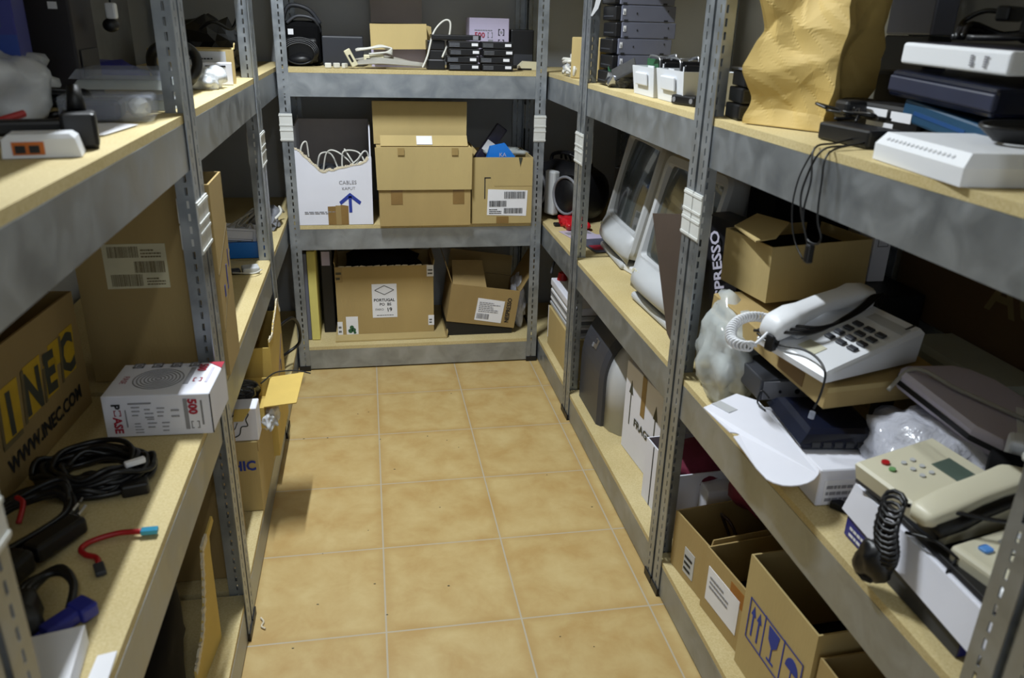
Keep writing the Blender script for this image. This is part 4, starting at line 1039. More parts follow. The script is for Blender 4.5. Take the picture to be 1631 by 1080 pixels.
# ================================================================== RIGHT ROW, BOTTOM SHELF
w, d, h = .30, .33, .17
t = thing('archive_carton', 'tan carton under a stack of paper at the far end of the right bottom shelf', 'box', (.722, .20, ZL), rz=-90)
w = .40
MB().rbox((0, 0, 0), (w, d, h), .002, 1).done('body', CARD2, t); patch(face(w, d, h, 'front'), .0, .03, .006, h, 'edge', WHITE, t)
t = thing('paper_stack', 'stack of grey and white printed papers between the tan carton and the white lid', 'papers', (.726, .20, ZL+.1705), rz=-90)
r = random.Random(6)
for k in range(8): MB().box((.004*r.random(), .006*r.random(), k*.011), (.39-.006*r.random(), .30, k*.011+.009)).done('booklet', (PAPER, GREYL, GREYM)[k % 3], t)
t = rb('white_slab', 'flat white lid on top of the paper stack in the far right corner', 'lid', (.726, .20, ZL+.26), (.39, .22, .03), WHITE, rz=-90)
t = thing('red_stopper', 'small red stopper lying on the white lid at the far right corner', 'cap', (.765, .165, ZL+.291)); MB().cyl((0, 0, 0), (0, 0, .03), .022, .016, 16).done('body', RED, t)
t = thing('cord', 'dark cord arching over the white lid at the far right corner', 'cable', (.78, .22, ZL+.29)); MB().tube([(-.05, .0, .01), (-.03, .02, .06), (.02, .02, .075), (.08, -.02, .05), (.1, -.08, .01)], .006, 8, 6).done('cable', DGREY, t, True)

t = thing('crt_monitor', 'dark grey monitor with a rounded pale end on the right bottom shelf', 'monitor', (.728, -.30, ZL))
def mp_(y, e, top):
    n = 12; pts = [(.44-e, y, .0), (0+e, y, .0)]
    for k in range(n+1):
        a = R(180-90*k/n); pts.append((.18+(.18-e)*math.cos(a), y, .16+(top-.16-e)*math.sin(a)))
    pts.append((.44-e, y, top-e)); return pts
MB().loft([mp_(0, .01, .372), mp_(-.02, 0, .382), mp_(-.245, 0, .382), mp_(-.262, .012, .375)]).done('case', mat('charcoal_plastic', '3a3b41', .45, var=.05, scale=8), t)
MB().loft([mp_(-.2625, .022, .365), mp_(-.30, .03, .355), mp_(-.335, .055, .33), mp_(-.352, .10, .29)]).done('pale_shell', GREYL, t, True)
a_ = R(180-25); nb = Vector((-.935, 0, .354)); vb = Vector((.354, 0, .935))
F = Matrix(((0, vb.x, nb.x, .18+.18*math.cos(a_)), (-1, 0, 0, -.145), (0, vb.z, nb.z, .16+.222*math.sin(a_)), (0, 0, 0, 1)))
MB(F).box((-.016, -.016, .0), (.016, .016, .0035)).done('badge', SILVER, t); MB(F).box((-.013, -.002, .0035), (.001, .013, .0042)).done('badge_inset', DGREY, t); MB(F).box((-.034, -.020, .0), (-.018, -.006, .0025)).done('badge', GREYM, t)

t = thing('fragile_carton', 'white carton with arrows and the word FRAGILE on the right bottom shelf', 'box', (.772, -.690, ZL), rz=-86)
w, d, h = .285, .30, .30
MB().rbox((0, 0, 0), (w, d, h), .002, 1).done('body', WHITE, t); F = face(w, d, h, 'front')
for u in (.045, .228):
    b = MB(F); b.box((u, .10, .0003), (u+.006, .21, .001)); b.prism([(u-.012, .205, .0003), (u+.018, .205, .0003), (u+.003, .25, .0003)], (0, 0, .0008)); b.done('arrow_mark', INKD, t)
patch(F, .125, .17, .155, h, 'tape', TAPE, t); txt('FRAGILE', F, .085, .115, .036, INKD, t, bold=.001, sx=1.15)
MB().box((.02, .02, h), (w-.01, d-.05, h+.012)).done('lid', DGREY, t)
w, d, h = .21, .24, .19
t = carton('low_carton', 'open white carton with a dark red cloth in it behind the double post', (.742, -.985, ZL), w, d, h, WHITE, rz=-86)
F = face(w, d, h, 'front'); patch(F, .05, .0, .054, h*.98, 'seam', INK, t)
tag(MB().blob((.86, -1.10, ZL+.17), (.085, .09, .055), .25, 16, 5, 3).done('red_cloth', MAROON, None, True), 'dark red cloth bundled in the open white carton', 'cloth')
tag(MB().blob((.93, -1.33, ZL+.235), (.10, .10, .07), .22, 14, 12, 3).done('red_sack', MAROON, None, True), 'dark red sack lying on the white boxes right of the double post', 'bag')
t = rb('white_box', 'white box behind the first open carton right of the double post', 'box', (.82, -1.238, ZL), (.26, .10, .165), WHITE, rz=0, r=.003)
w, d, h = .155, .31, .155
t = carton('open_carton', 'open tan carton right of the double post with a dark wire loop inside', (.716, -1.290, ZL), w, d, h, CARD, rz=-82, flaps={'right': (-2, .018)})
F = face(w, d, h, 'front'); lb = patch(F, .06, .02, .105, .09, 'label', GREYL, t); lines(F, .064, .03, .10, .08, INK, lb, 3, z=.002, seed=9)
MB().tube([(.06, .12, .10), (.05, .10, .15), (.07, .085, .17), (.10, .09, .165), (.11, .11, .12)], .004, 6, 6).done('wire_loop', mat('brown_black_wire', '2a1512', .5), t, True)
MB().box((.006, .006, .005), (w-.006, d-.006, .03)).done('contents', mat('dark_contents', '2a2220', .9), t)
w, d, h = .165, .31, .165
t = carton('open_carton', 'open tan carton with a large white address label, second from the double post', (.728, -1.452, ZL), w, d, h, CARD, rz=-83)
F = face(w, d, h, 'front'); lb = patch(F, .018, .035, .145, .125, 'label', PAPER, t); lines(F, .03, .075, .115, .112, INKG, lb, 3, z=.002, seed=3); patch(F, .105, .11, .16, .150, 'stain', mat('orange_stain', 'a06a28', .9), t, t=.0006)
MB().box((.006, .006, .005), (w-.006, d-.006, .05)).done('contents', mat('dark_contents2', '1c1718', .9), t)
w, d, h = .235, .34, .275
t = carton('open_carton', 'tall open tan carton printed with arrows, glass and umbrella marks', (.734, -1.628, ZL), w, d, h, CARD2, rz=-87)
F = face(w, d, h, 'front')
outline(F, .025, .09, .215, .19, .003, INKB, t)
b = MB(F)
for u in (.082, .150): b.box((u, .09, .0003), (u+.003, .19, .001))
for u in (.040, .062): b.box((u, .105, .0003), (u+.005, .16, .001)); b.prism([(u-.006, .155, .0003), (u+.011, .155, .0003), (u+.0025, .178, .0003)], (0, 0, .0008))
b.prism([(.098, .18, .0003), (.136, .18, .0003), (.132, .15, .0003), (.12, .138, .0003), (.114, .138, .0003), (.102, .15, .0003)], (0, 0, .0008)); b.box((.115, .108, .0003), (.119, .14, .001)); b.box((.105, .103, .0003), (.129, .108, .001))
b.prism([(.163+.042*(.5+.5*math.cos(PI*k/8)), .145+.028*math.sin(PI*k/8), .0003) for k in range(9)], (0, 0, .0008)); b.box((.182, .105, .0003), (.185, .147, .001)); b.box((.176, .103, .0003), (.185, .107, .001))
b.done('handling_marks', INKB, t)
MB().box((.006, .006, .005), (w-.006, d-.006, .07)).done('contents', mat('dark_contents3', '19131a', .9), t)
w, d, h = .20, .30, .235
t = carton('open_carton', 'low tan carton nearest the camera on the right bottom shelf, next to the printed carton', (.752, -1.872, ZL), w, d, h, CARD, rz=-88)
MB().box((.006, .006, .005), (w-.006, d-.006, .15)).done('contents', CARD3, t)

# ================================================================== LEFT ROW, TOP SHELF
t = thing('network_socket', 'white surface socket with two orange ports at the front of the left top shelf', 'socket', (-.425, -1.795, ZT), rz=12)
MB().loft([[(0, 0, 0), (.085, 0, 0), (.085, .05, 0), (0, .05, 0)], [(.002, .002, .022), (.08, .002, .022), (.08, .048, .022), (.002, .048, .022)], [(.008, .006, .027), (.074, .006, .027), (.074, .044, .027), (.008, .044, .027)]]).done('body', WHITEP, t)
MB().box((.012, -.001, .004), (.046, .001, .019)).done('port_plate', ORANGE, t)
b = MB(); [b.box((.015+.015*k, -.0016, .006), (.026+.015*k, -.0008, .015)) for k in range(2)]; b.done('port', BLACK, t)
t = thing('power_adapter', 'black plug adapter standing beside the white socket with orange ports', 'adapter', (-.385, -1.705, ZT), rz=15)
MB().rbox((0, -.02, 0), (.042, .03, .045), .005).rbox((-.08, .03, .012), (.015, .06, .032), .005).done('body', BLACK, t); MB().cyl((.02, .02, .045), (.02, .03, .075), .012, .008).done('plug', BLACK, t, True)
t = thing('device', 'black device at the left picture edge of the left top shelf', 'device', (-.56, -1.70, ZT), rz=10)
MB().prism([(-.1, 0, 0), (.045, 0, 0), (.02, 0, .09), (-.1, 0, .13)], (0, .12, 0)).done('body', BLACK, t)
tag(MB().tube([(-.495, -1.70, ZT+.02), (-.47, -1.66, ZT+.03), (-.455, -1.63, ZT+.035)], .005, 8).done('red_pen', RED), 'red stick lying between the black device and the white bag on the left', 'pen')
tag(MB().blob((-.53, -1.75, ZT+.012), (.05, .05, .022), .3, 30, 2, 3, flat=ZT).done('black_cable', CABLE, None, True), 'black cable heap at the left picture edge of the left top shelf', 'cable')
t = thing('white_label_sheet', 'white paper lying under the black adapter on the left top shelf', 'paper', (0, 0, 0))
MB().prism([(-.50, -1.66, ZT+.0006), (-.37, -1.585, ZT+.0006), (-.355, -1.46, ZT+.0006), (-.40, -1.44, ZT+.0006), (-.52, -1.50, ZT+.0006)], (0, 0, .001)).done('sheet', PAPER, t)
tag(MB().blob((-.585, -1.40, ZT+.05), (.085, .15, .065), .3, 14, 17, 4, flat=ZT).done('plastic_bag', PBAGW, None, True), 'crumpled milky plastic bag on the left top shelf under the dark tower', 'plastic bag')
t = thing('clear_case', 'clear plastic case holding a dark blue device on the left top shelf', 'case', (-.475, -1.45, ZT+.0015), rz=8)
MB().rbox((0, 0, 0), (.14, .09, .042), .008, 3).done('case', CLEAR, t); MB().rbox((.008, .006, .003), (.09, .08, .034), .008).done('device', mat('dark_blue_device', '191a33', .3), t); MB().blob((.115, .045, .02), (.018, .035, .016), .3, 40, 2, 2).done('film', PBAGW, t)
t = thing('cable', 'looped black cable behind the clear case on the left top shelf', 'cable', (-.48, -1.36, ZT)); b = MB(); r = random.Random(9)
for k in range(6): b.tube([(r.uniform(-.07, .05), r.uniform(-.04, .04), r.uniform(.008, .05)) for i in range(5)], .005, 6, 5)
b.done('cable', CABLE, t, True)
t = thing('clear_tray', 'stack of clear grey plastic trays beside the near left post', 'tray', (-.52, -1.24, ZT), rz=4)
for k in range(4): MB().loft([[(0, 0, .018*k), (.17, 0, .018*k), (.17, .16, .018*k), (0, .16, .018*k)], [(.012, .012, .018*k+.016), (.158, .012, .018*k+.016), (.158, .148, .018*k+.016), (.012, .148, .018*k+.016)]]).done('tray', CLEAR if k % 2 else PBAG, t)
t = thing('computer_tower', 'dark maroon computer tower with a small white tag on the left top shelf', 'computer', (-.70, -1.20, ZT), rz=6)
MB().rbox((0, 0, 0), (.185, .20, .245), .005).done('case', MAROOND, t); patch(face(.185, .2, .245, 'front'), .150, .170, .165, .182, 'label', PAPER, t)
MB().box((.186, .02, .03), (.188, .18, .1)).done('side_grille', BLACK, t)
t = thing('tape_box', 'blue box with pale letters at the left picture edge on the left top shelf', 'box', (-.72, -1.44, ZT), rz=10)
w, d, h = .195, .10, .22
MB().rbox((0, 0, 0), (w, d, h), .002, 1).done('body', BLUED, t); F = face(w, d, h, 'front'); patch(F, .0, .06, w, .13, 'band', mat('mid_blue_card', '173f9c', .5), t); txt('KS', F, .135, .075, .035, INKW, t, z=.003); patch(F, .0, .14, w-.02, .18, 'picture', TEAL, t)
t = thing('panel', 'pale grey panel leaning on the left wall on the top shelf', 'panel', (-.725, -.52, ZT), rz=90)
MB().rbox((0, 0, 0), (.55, .02, .38), .003).done('sheet', mat('pale_grey_panel', '8f8f8c', .7), t)
t = thing('blue_bag', 'deep blue bag lying before the pale grey panel on the left top shelf', 'bag', (-.66, -.62, ZT)); MB().blob((0, 0, .025), (.11, .13, .035), .25, 18, 4, 3, flat=0).done('body', BLUED, t, True)
t = thing('webcam', 'small black and white gadget hanging from the upper left shelf beside the tower', 'gadget', (-.50, -1.03, ZT+.155)); MB().rbox((0, 0, 0), (.02, .02, .03), .004).done('cap', WHITEP, t); MB().blob((.005, .01, -.012), (.016, .014, .014), .1).done('lens', BLACK, t, True)
MB().cyl((.01, .01, .03), (.01, .01, .395), .002).done('cord', BLACK, t)
# second bay
w, d, h = .21, .16, .085
t = carton('carton', 'torn flat carton standing beyond the near left post on the left top shelf', (-.545, -.56, ZT), w, d, h, CARD2, rz=8, flaps={'right': (8, .012)})
F = face(w, d, h, 'front'); lb = patch(F, .06, .045, .19, .08, 'label', GREYL, t); lines(F, .10, .06, .16, .068, INK, lb, 1, z=.002)
t = rb('white_box', 'small white box in front of the torn carton on the left top shelf', 'box', (-.41, -.60, ZT), (.075, .03, .055), WHITE, rz=8, r=.002); MB().box((.01, -.001, .044), (.06, .0, .048)).done('slot', BLACK, t)
tag(MB().blob((-.395, -.70, ZT+.022), (.055, .075, .03), .3, 26, 8, 4, flat=ZT).done('plastic_bag', PBAGW, None, True), 'small milky plastic bag on the board edge between the two left posts', 'plastic bag')
t = thing('headset', 'round black headset beside the milky bag on the left top shelf', 'headset', (-.43, -.80, ZT+.004)); MB().tube([(.05*math.cos(q*PI/4), .02*math.sin(q*PI/2), .055+.045*math.sin(q*PI/4)) for q in range(8)], .012, 8, 5, True).done('band', BLACK, t, True)
t = thing('black_adapters', 'dark heap of adapters behind the torn carton on the left top shelf', 'adapters', (-.50, .0, ZT)); MB().blob((0, 0, .07), (.13, .17, .10), .35, 14, 9, 3, flat=0).done('pile', BLACK, t)
MB().tube([(-.02, -.12, .1), (.05, -.15, .15), (.1, -.12, .13), (.12, -.1, .16)], .005, 6, 6).done('cable', CABLE, t, True)

# ================================================================== LEFT ROW, MIDDLE SHELF
Z = ZLM
t = thing('power_supply_box', 'white box reading 500 beside the thick coil of black cable', 'box', (-.490, -1.452, Z+.0005), rz=-2)
w, d, h = .188, .145, .083
MB().rbox((0, 0, 0), (w, d, h), .0015, 1).done('body', WHITE, t)
F = face(w, d, h, 'front')
txt('P', F, .017, .068, .020, INK, t, ang=-90, bold=.0008); pcs_bracket(F, .019, .043, .012, INKR, t); txt('ASE', F, .017, .041, .020, INKR, t, ang=-90, bold=.0008)
patch(F, .038, .02, .040, .055, 'printed_bar', INKG, t)
txt('500', F, .150, .074, .021, INKR, t, ang=-90, bold=.001); pcs_bracket(F, .151, .013, .015, INKG, t); patch(F, .141, .012, .148, .074, 'printed_bar', INKG, t)
patch(F, .171, .02, .174, .07, 'printed_bar', GREYM, t)
for k, (u, v, n_) in enumerate(((.05, .055, 3), (.072, .05, 3), (.094, .052, 3), (.118, .05, 2), (.052, .02, 4), (.075, .03, 3), (.1, .022, 3))): lines(F, u, v-.012, u+.016, v+.012, INKG, t, n_, seed=k, fill=.3)
patch(F, .045, .066, .085, .069, 'printed_bar', INKG, t)
F = face(w, d, h, 'top')
b = MB(F)
for k in range(1, 8):
    q = .046*k/7
    for i in range(32):
        a0, a1 = 2*PI*i/32, 2*PI*(i+1)/32; c = Vector((.082, .072, .0004)); i0, i1 = q-.0022, q
        P_ = lambda rr, a: c+Vector((rr*math.cos(a), rr*math.sin(a), 0))
        b.prism([P_(i0, a0), P_(i1, a0), P_(i1, a1), P_(i0, a1)], (0, 0, .0005))
b.done('printed_rings', INKG, t)
for u in (.02, .055, .09, .125): outline(F, u, .125, u+.02, .145, .004, INKG, t); patch(F, u+.006, .132, u+.014, .139, 'printed_icon', INKG, t)
txt('500', F, .146, .135, .022, INKR, t, ang=-90, bold=.001); patch(F, .132, .045, .141, .12, 'printed_bar', INKG, t); pcs_bracket(F, .147, .055, .016, INKR, t); patch(F, .170, .05, .175, .12, 'printed_bar', INKW, t)
txt('PASE', F, .017, .085, .016, INKR, t, ang=-90)
MB(F).prism([(w-.03, d+.0002, .0003), (w+.0005, d+.0002, .0003), (w+.0005, d-.03, .0003)], (0, 0, .0008)).done('red_corner', INKR, t)
MB().box((w-.0002, .0, .002), (w+.0012, .003, h-.002)).done('dark_edge', INK, t)

t = thing('cable_coil', 'thick coil of black power cable in front of the white box reading 500', 'cable', (-.462, -1.60, Z))
b = MB(); r = random.Random(21)
for k in range(17):
    rx_, ry_ = .078+r.uniform(-.02, .012), .058+r.uniform(-.018, .01); zc = .008+.035*(k/16)*(.5+.5*r.random()); dx, dy = r.uniform(-.012, .008), r.uniform(-.012, .012)
    b.tube([(dx+rx_*math.cos(2*PI*q/10+.3), dy+ry_*math.sin(2*PI*q/10+.3), max(.005, zc+.008*math.sin(3*q+k))) for q in range(10)], .0048, 7, 4, True)
b.tube([(.06, .03, .03), (.085, .02, .025), (.088, -.01, .012), (.07, -.03, .008), (.05, -.045, .007)], .005, 7, 6)
b.done('cable', CABLE, t, True)
MB(Matrix.Translation((.068, -.022, .042)) @ Matrix.Rotation(R(32), 4, 'Z')).rbox((-.016, -.005, -.005), (.016, .005, .005), .002).done('label', PAPER, t)
MB(Matrix.Translation((.07, -.05, .012)) @ Matrix.Rotation(R(15), 4, 'Z')).rbox((-.02, -.012, -.012), (.022, .012, .01), .004).done('plug', BLACK, t)
MB().cyl((.0, -.078, .015), (-.0, -.085, .014), .002).cyl((-.005, -.085, .006), (-.005, -.092, .005), .002).done('plug_pin', SILVER, t)

w, d, h = .272, .15, .415
t = carton('tall_carton', 'tall brown carton with a barcode label standing behind the near left post', (-.583, -1.196, Z+.0005), w, d, h, CARD, rz=.5)
F = face(w, d, h, 'front'); lb = patch(F, .055, .205, .175, .298, 'label', mat('cream_label', 'cfc8a6', .7), t)
for (u0, v0, u1, v1, s_) in ((.065, .27, .122, .293, 2), (.112, .238, .169, .262, 3), (.065, .21, .125, .235, 4)): bars(F, u0, v0, u1, v1, INKBR, lb, 26, z=.002, seed=s_)
lines(F, .127, .27, .167, .29, INKBR, lb, 3, z=.002); lines(F, .132, .212, .169, .23, INKBR, lb, 3, z=.002)
F = face(w, d, h, 'right')
b = MB(F); b.prism([(.0, .10, .0003), (d, .24, .0003), (d, .243, .0003), (0, .103, .0003)], (0, 0, .0006)); b.prism([(0, .225, .0003), (d, .30, .0003), (d, .303, .0003), (0, .228, .0003)], (0, 0, .0006)); b.done('printed_line', INKBR, t)
b = MB(F); b.box((.045, .165, .0003), (.055, .19, .001)); b.box((.085, .17, .0003), (.094, .225, .001)); b.box((.12, .21, .0003), (.126, .25, .001)); b.done('printed_mark', INKB, t)

w, d, h = .44, .19, .235
t = carton('dark_lettered_carton', 'brown carton with a yellow and black emblem and web address at the left picture edge', (-.592, -1.735, Z+.0005), w, d, h, CARD3, rz=86, flaps={'left': (30, .05)})
F = face(w, d, h, 'front') 
b = MB(F)
def par(bb, u, v, w_, h_, sk, z=.0004): bb.prism([(u, v, z), (u+w_, v, z), (u+w_+sk, v+h_, z), (u+sk, v+h_, z)], (0, 0, .0006))
for (u, v, w_, h_, sk) in ((.118, .082, .062, .088, .012), (.196, .086, .062, .088, .018), (.272, .088, .05, .06, .01), (.30, .13, .05, .045, .01), (.345, .094, .055, .085, .014)): b = MB(F); par(b, u, v, w_, h_, sk); b.done('emblem', YEL, t)
for (u, v, w_, h_, sk) in ((.112, .080, .008, .09, .012), (.112, .074, .065, .009, .0), (.19, .082, .008, .09, .016), (.266, .085, .008, .06, .01), (.338, .09, .008, .085, .014)):
    b = MB(F); par(b, u, v, w_, h_, sk, .0011); b.done('emblem_shadow', INKBR, t)
for ch, u, v in (('I', .140, .090), ('N', .198, .094), ('E', .277, .098), ('C', .342, .104)): txt(ch, F, u, v, .098, INKD, t, bold=.004, sx=.85, ang=-4, name='emblem_letter')
txt('WWW.INEC.COM', F, .115, .030, .036, INK, t, bold=.0012, sx=.98, ang=1)

t = thing('power_cable', 'tangled black power cables with plugs at the left edge of the left middle shelf', 'cable', (-.535, -1.76, Z)); b = MB(); r = random.Random(33)
for k in range(8): b.tube([(-.08+.02*r.random(), -.06+.03*r.random(), .01+.02*r.random()), (-.01, .04+.03*r.random(), .02+.03*r.random()), (.05, .06+.03*r.random(), .03+.02*r.random()), (.06+.02*r.random(), .02, .012+.01*k/4), (.02, -.06-.03*r.random(), .012+.02*r.random()), (-.05, -.13, .01+.01*r.random())], .0048, 7, 6)
b.done('cable', CABLE, t, True)
MB(Matrix.Translation((.075, -.03, .022)) @ Matrix.Rotation(R(60), 4, 'Z')).rbox((-.045, -.016, -.014), (.04, .016, .014), .006).done('plug', BLACK, t); b = MB(); b.cyl((.09, .015, .028), (.097, .03, .034), .0022); b.cyl((.078, .02, .028), (.084, .036, .034), .0022); b.done('plug_pin', SILVER, t)
MB().tube([(.0, .04, .05), (.012, .03, .045), (.014, .0, .03)], .004, 6, 6).done('red_wire', RED, t, True)
MB(Matrix.Translation((.03, -.12, .022)) @ Matrix.Rotation(R(70), 4, 'Z')).rbox((-.05, -.02, -.018), (.05, .02, .018), .008).done('plug', BLACK, t)
t = thing('data_cable', 'short red data cable with bare ends lying on the left middle shelf', 'cable', (0, 0, Z))
MB().tube([(-.352, -1.772, .008), (-.385, -1.772, .008), (-.418, -1.784, .006), (-.428, -1.800, .005), (-.418, -1.815, .005), (-.400, -1.826, .006), (-.393, -1.840, .005)], .0042, 8, 7).done('cable', RED, t, True)
MB(Matrix.Translation((-.341, -1.772, .008)) @ Matrix.Rotation(R(2), 4, 'Z')).rbox((-.012, -.006, -.004), (.012, .006, .004), .0015).done('plug', mat('metallic_blue', '3d9cc0', .3, .4), t)
MB(Matrix.Translation((-.388, -1.852, .005)) @ Matrix.Rotation(R(-65), 4, 'Z')).rbox((-.013, -.007, -.004), (.013, .007, .004), .002).done('plug', DGREY, t)
t = thing('monitor_cable', 'black cable with a deep blue monitor plug on the left middle shelf', 'cable', (-.40, -1.945, Z)); b = MB(); r = random.Random(12)
for k in range(6): b.tube([(-.05, -.05+.02*r.random(), .01), (-.07+.02*r.random(), .03, .02+.01*r.random()), (-.03, .06+.01*r.random(), .03), (.0, .035, .03), (.005, .0, .018)], .0055, 7, 6)
b.done('cable', CABLE, t, True)
MB().blob((-.055, -.03, .02), (.035, .05, .025), .3, 30, 2, 3, flat=0).done('cable_bundle', CABLE, t, True)
MB(Matrix.Translation((.005, -.02, .014)) @ Matrix.Rotation(R(52), 4, 'Z')).rbox((-.03, -.012, -.008), (.02, .012, .010), .005, 3).rbox((.012, -.017, -.009), (.036, .015, .012), .004, 3).done('plug', BLUED, t)
MB(Matrix.Translation((-.025, -.055, .012)) @ Matrix.Rotation(R(35), 4, 'Z')).rbox((-.022, -.016, -.008), (.016, .016, .008), .003).rbox((-.02, -.02, -.004), (-.03, .02, .004), .001).done('plug', BLUED, t)
t = thing('white_papers', 'white papers at the bottom left corner of the left middle shelf', 'paper', (0, 0, Z))
MB().prism([(-.47, -2.02, .002), (-.36, -1.995, .002), (-.345, -2.12, .002), (-.47, -2.14, .002)], (0, 0, .028)).done('pad', PAPER, t); MB().prism([(-.343, -2.02, .001), (-.322, -2.015, .001), (-.318, -2.10, .001), (-.343, -2.12, .001)], (0, 0, .002)).done('sheet', PAPER, t)
# second bay, middle shelf
t = rb('blue_box', 'small bright blue box on the left middle shelf beyond the tall carton', 'box', (-.50, -.252-.045, Z), (.135, .015, .052), BLUE, rz=3, r=.002)
t.location = (-.475, -.263, Z)
t = rb('white_box', 'small white box tilted on top of the small blue box', 'box', (-.475, -.255, Z+.062), (.11, .07, .04), WHITE, rz=6, ry=6, r=.002); outline(face(.11, .07, .04, 'front'), .01, .006, .1, .034, .001, INKG, t)
MB().rbox((.01, .01, -.045), (.1, .06, .0), .002).done('base', GREYL, t)
t = thing('grey_cable', 'tangle of grey cable behind the small white box on the left middle shelf', 'cable', (-.46, -.22, Z)); b = MB(); r = random.Random(3)
for k in range(12): b.tube([(r.uniform(-.1, .1), r.uniform(-.03, .03), r.uniform(.01, .15-.04*abs(i-2))) for i in range(5)], .004, 6, 5)
b.done('cable', CABG, t, True)
t = thing('usb_hub', 'small grey adapter with a wire on the left middle shelf board edge', 'adapter', (-.385, -.445, Z), rz=15); MB().rbox((0, 0, 0), (.05, .045, .02), .004).done('body', GREYL, t); MB().rbox((-.04, .01, 0), (-.005, .04, .014), .004).done('plug', BLACK, t); MB().tube([(-.03, .0, .01), (-.0, -.02, .012), (.03, -.025, .01), (.055, -.0, .012)], .002, 6, 6).done('wire', CABW, t, True)
t = thing('adapter_heap', 'dark and pale adapters at the far end of the left middle shelf', 'adapters', (-.39, .18, Z)); MB().blob((0, 0, .03), (.06, .10, .045), .4, 24, 3, 3, flat=0).done('pile', GREYM, t); MB().tube([(.03, -.08, .03), (.06, .0, .05), (.05, .06, .06), (.06, .1, .03)], .005, 6, 5).done('cable', CABW, t, True)

# ================================================================== LEFT ROW, BOTTOM SHELF
t = thing('torn_carton', 'open tan carton with a torn rim at the far end of the left bottom shelf', 'box', (-.303, -.622, ZL), rz=90)
w, d = .298, .30
fr = [(0, 0), (w, 0), (w, .372), (.28, .385), (.265, .40), (.25, .42), (.235, .425), (.22, .415), (.19, .405), (.16, .40), (.12, .392), (.08, .372), (.04, .378), (0, .385)]
MB().prism([(u, 0, v) for u, v in fr], (0, .004, 0)).box((0, .004, 0), (w, d, .004)).box((0, .004, .004), (.004, d, .36)).box((w-.004, .004, .004), (w, d, .37)).box((.004, d-.004, .004), (w-.004, d, .36)).done('body', CARDY, t)
b = MB(); r = random.Random(9)
for (u0, v0), (u1, v1) in zip(fr[2:-1], fr[3:]):
    for k in range(3):
        q = (k+.5)/3; u, v = u0+(u1-u0)*q, v0+(v1-v0)*q
        b.prism([(u-.008, -.0012, v-.006), (u+.008, -.0012, v-.006), (u+.006*r.random(), -.0015, v+.008*r.random()), (u-.006, -.001, v+.003)], (0, .0035, 0))
b.done('torn_rim', TORN, t)
b = MB(face(w, d, .3, 'front')); b.prism([(.12, .20, .0003), (.27, .30, .0003), (.272, .297, .0003), (.122, .197, .0003)], (0, 0, .0006)); b.box((.2, .2, .0003), (.215, .235, .001)); b.done('printed_mark', INKP, t)
w, d, h = .25, .275, .215
t = carton('low_carton', 'closed tan carton lettered HIC by the near left post on the bottom shelf', (-.567, -.919, ZL), w, d, h, CARD2, open_=False)
txt('HIC', face(w, d, h, 'front'), .180, .13, .040, INKB, t, bold=.0015, sx=.9); patch(face(w, d, h, 'right'), .0, h-.03, .03, h, 'tape', TAPEL, t)
w, d, h = .20, .25, .062
t = carton('flap_carton', 'shallow open carton with a yellowish flap jutting into the aisle above the carton lettered HIC', (-.302, -.850, ZL+.2165), w, d, h, CARDY, rz=90)
MB().prism([(.0, 0, h), (w*.98, 0, h+.0), (w*.96, -.093, h+.012), (.0, -.086, h+.008)], (0, .0, .003)).done('flap', CARDY, t)
MB().tube([(w*.90, .03, h-.01), (w*.99, -.005, h+.012), (w*1.0, -.035, h+.018), (w*.99, -.075, h+.018), (w*.94, -.112, h+.012)], .0020, 6, 6).done('dark_rim', INK, t)
b = MB(face(w, d, h, 'front')); b.prism([(.03, .0, .0003), (.06, .058, .0003), (.09, .058, .0003), (.06, .0, .0003)], (0, 0, .0006)); b.box((.12, .02, .0003), (.14, .058, .001)); b.done('printed_mark', INKP, t)
BF = mat('black_film', '14141a', .15, bump=.6, bscale=30)
MB().blob((.085, .11, h+.005), (.075, .085, .055), .25, 18, 7, 4).done('black_bag', BF, t, True)
tag(MB().blob((-.292, -.815, ZL+.235), (.020, .055, .032), .5, 40, 7, 4).done('plastic_film', PBAGW, None, True), 'torn clear plastic film hanging over the aisle below the yellowish flap', 'plastic film')
d = .06
t = carton('white_carton', 'white box with an outline drawing lying on the carton lettered HIC', (-.54, -.916, ZL+.2165), .228, d, .095, WHITE, open_=False)
F = face(.228, d, .095, 'front'); pts = catmull([(u+.035, v, .001) for u, v in ((.10, .02), (.125, .012), (.145, .02), (.152, .042), (.168, .045), (.165, .063), (.172, .080), (.15, .085), (.125, .07), (.105, .065))], 5, True)
b = MB(F); b.tube(pts, .0016, 5, 1, True); b.tube([(.145, .035, .001), (.16, .05, .001), (.168, .035, .001), (.178, .055, .001)], .0012, 5, 5); b.done('line_drawing', INKD, t)
MB(F).prism([(.175, .095, .001), (.215, .095, .001), (.195, .066, .012), (.17, .066, .012)], (0, 0, .003)).done('tan_flap', CARDY, t)
w, d, h = .30, .20, .32
t = carton('carton', 'plain brown carton standing behind the foot of the near left post', (-.655, -1.20, ZL), w, d, h, CARD3, rz=0, open_=False)
tag(MB().blob((-.545, -1.66, ZL+.20), (.185, .26, .24), .12, 7, 3, 4, flat=ZL).done('black_sack_and_shade', BLACKM, None, True), 'black sack enlarged to fill in the shade of the near left bottom shelf', 'bag')  # sack made bigger and blacker, doubling as the deep shadow under the shelf
t = thing('torn_sheet', 'torn strip of cardboard with ragged white edges standing by the black sack', 'cardboard', (-.37, -1.56, ZL), rz=84)
fr = [(0, 0), (.16, 0), (.165, .22), (.17, .255), (.205, .27), (.20, .285), (.15, .27), (.12, .262), (.105, .20), (.09, .15), (.06, .10), (.03, .08), (0, .06)]
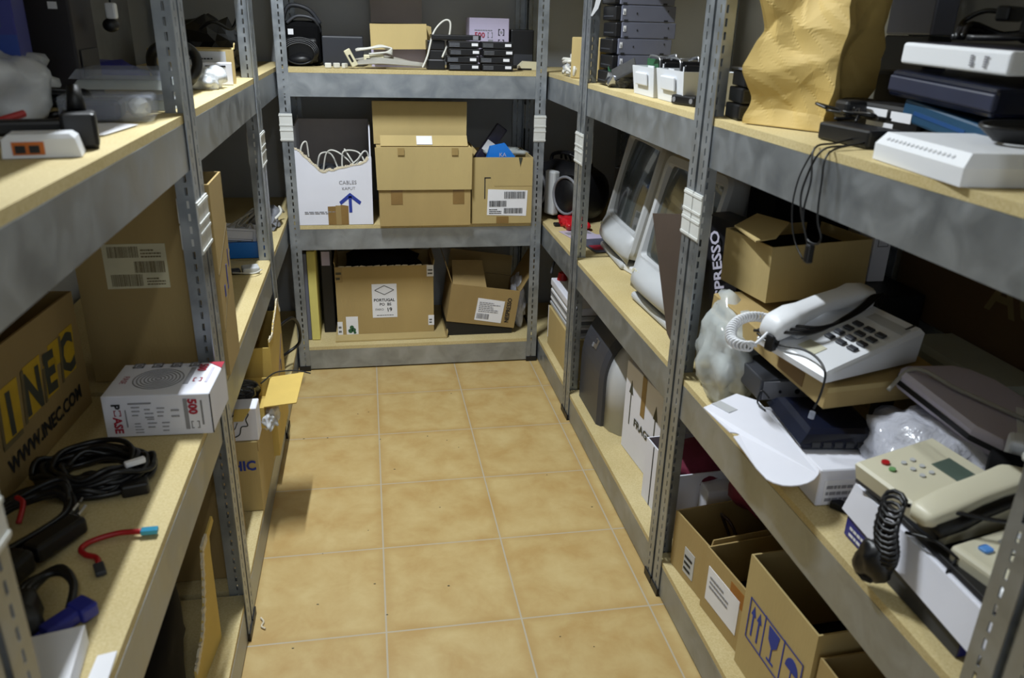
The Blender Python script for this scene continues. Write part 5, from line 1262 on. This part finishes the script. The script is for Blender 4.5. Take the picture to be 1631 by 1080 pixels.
MB().prism([(u, 0, v) for u, v in fr], (0, .004, 0)).done('sheet', CARDY, t)
b = MB(); r = random.Random(5)
for (u0, v0), (u1, v1) in zip(fr[6:-1], fr[7:]):
    for k in range(3):
        q = (k+.5)/3; u, v = u0+(u1-u0)*q, v0+(v1-v0)*q
        b.prism([(u-.002, -.001, v-.014), (u+.010, -.001, v-.01), (u+.006, -.002, v+.012*r.random()), (u-.010*r.random(), -.003, v+.006)], (0, .005, 0))
b.done('torn_edge', TORN, t)
tag(MB().tube([(-.300, -.99, .004), (-.292, -1.005, .004), (-.295, -1.02, .004), (-.285, -1.03, .004)], .0022, 6, 6).done('plastic_shred', TORN), 'curled shred of packing on the floor tiles beside the near left post', 'scrap')
bpy.data.objects['plastic_shred'].location = (0, -.24, 0)
tag(MB().tube([(-.335, -.10, .34), (-.30, .0, .33), (-.285, .06, .27), (-.29, .08, .20), (-.33, .06, .17), (-.36, .0, .17)], .006, 8, 6).done('loose_cord', CABLE, None, True), 'black cord looping in the gap between the torn carton and the end rack', 'cable')

b = MB(); r = random.Random(14)
for k in range(22):
    x, y = r.uniform(-.28, .65), r.uniform(-1.6, .2)
    b.box((x, y, .0002), (x+r.uniform(.002, .006), y+r.uniform(.001, .003), .0012))
o = b.done('floor_grit', INKD); o['kind'] = 'stuff'; o['label'] = 'scattered specks of dark grit on the aisle tiles'; o['category'] = 'grit'

# ------------------------------------------------------------------ camera
cam = bpy.data.cameras.new('camera'); co_ = bpy.data.objects.new('camera', cam); COL.objects.link(co_)
cam.sensor_width = 36; cam.sensor_fit = 'HORIZONTAL'; cam.lens = 1251.7496*36/1631
cam.clip_start = .02
r1 = Vector((.98471414, -.17229004, .02557758)); u1 = Vector((.04050523, .36933445, .92841337)); f1 = Vector((.16940306, .91318574, -.3706675))
co_.matrix_world = Matrix(((r1.x, u1.x, -f1.x, .00576), (r1.y, u1.y, -f1.y, -2.83417), (r1.z, u1.z, -f1.z, 1.36064), (0, 0, 0, 1)))
cam.dof.use_dof = True; cam.dof.focus_distance = 2.9; cam.dof.aperture_fstop = 5.6
S.camera = co_

# ------------------------------------------------------------------ light
def tube(loc, sx, sy, e):
    l = bpy.data.lights.new('ceiling_tube', 'AREA'); l.shape = 'RECTANGLE'; l.size = sx; l.size_y = sy; l.energy = e; l.color = (.885, .95, 1.0)
    lo = bpy.data.objects.new('ceiling_tube', l); COL.objects.link(lo); lo.location = loc
tube((-.195, -.85, 2.52), .035, .60, 50)
tube((.30, -3.9, 2.52), .07, .60, 10)
wd = bpy.data.worlds.new('world'); S.world = wd; wd.use_nodes = True
wd.node_tree.nodes['Background'].inputs[0].default_value = (.82, .91, 1.0, 1); wd.node_tree.nodes['Background'].inputs[1].default_value = .80
S.view_settings.view_transform = 'Standard'; S.view_settings.look = 'None'; S.view_settings.gamma = 1; S.view_settings.exposure = .16
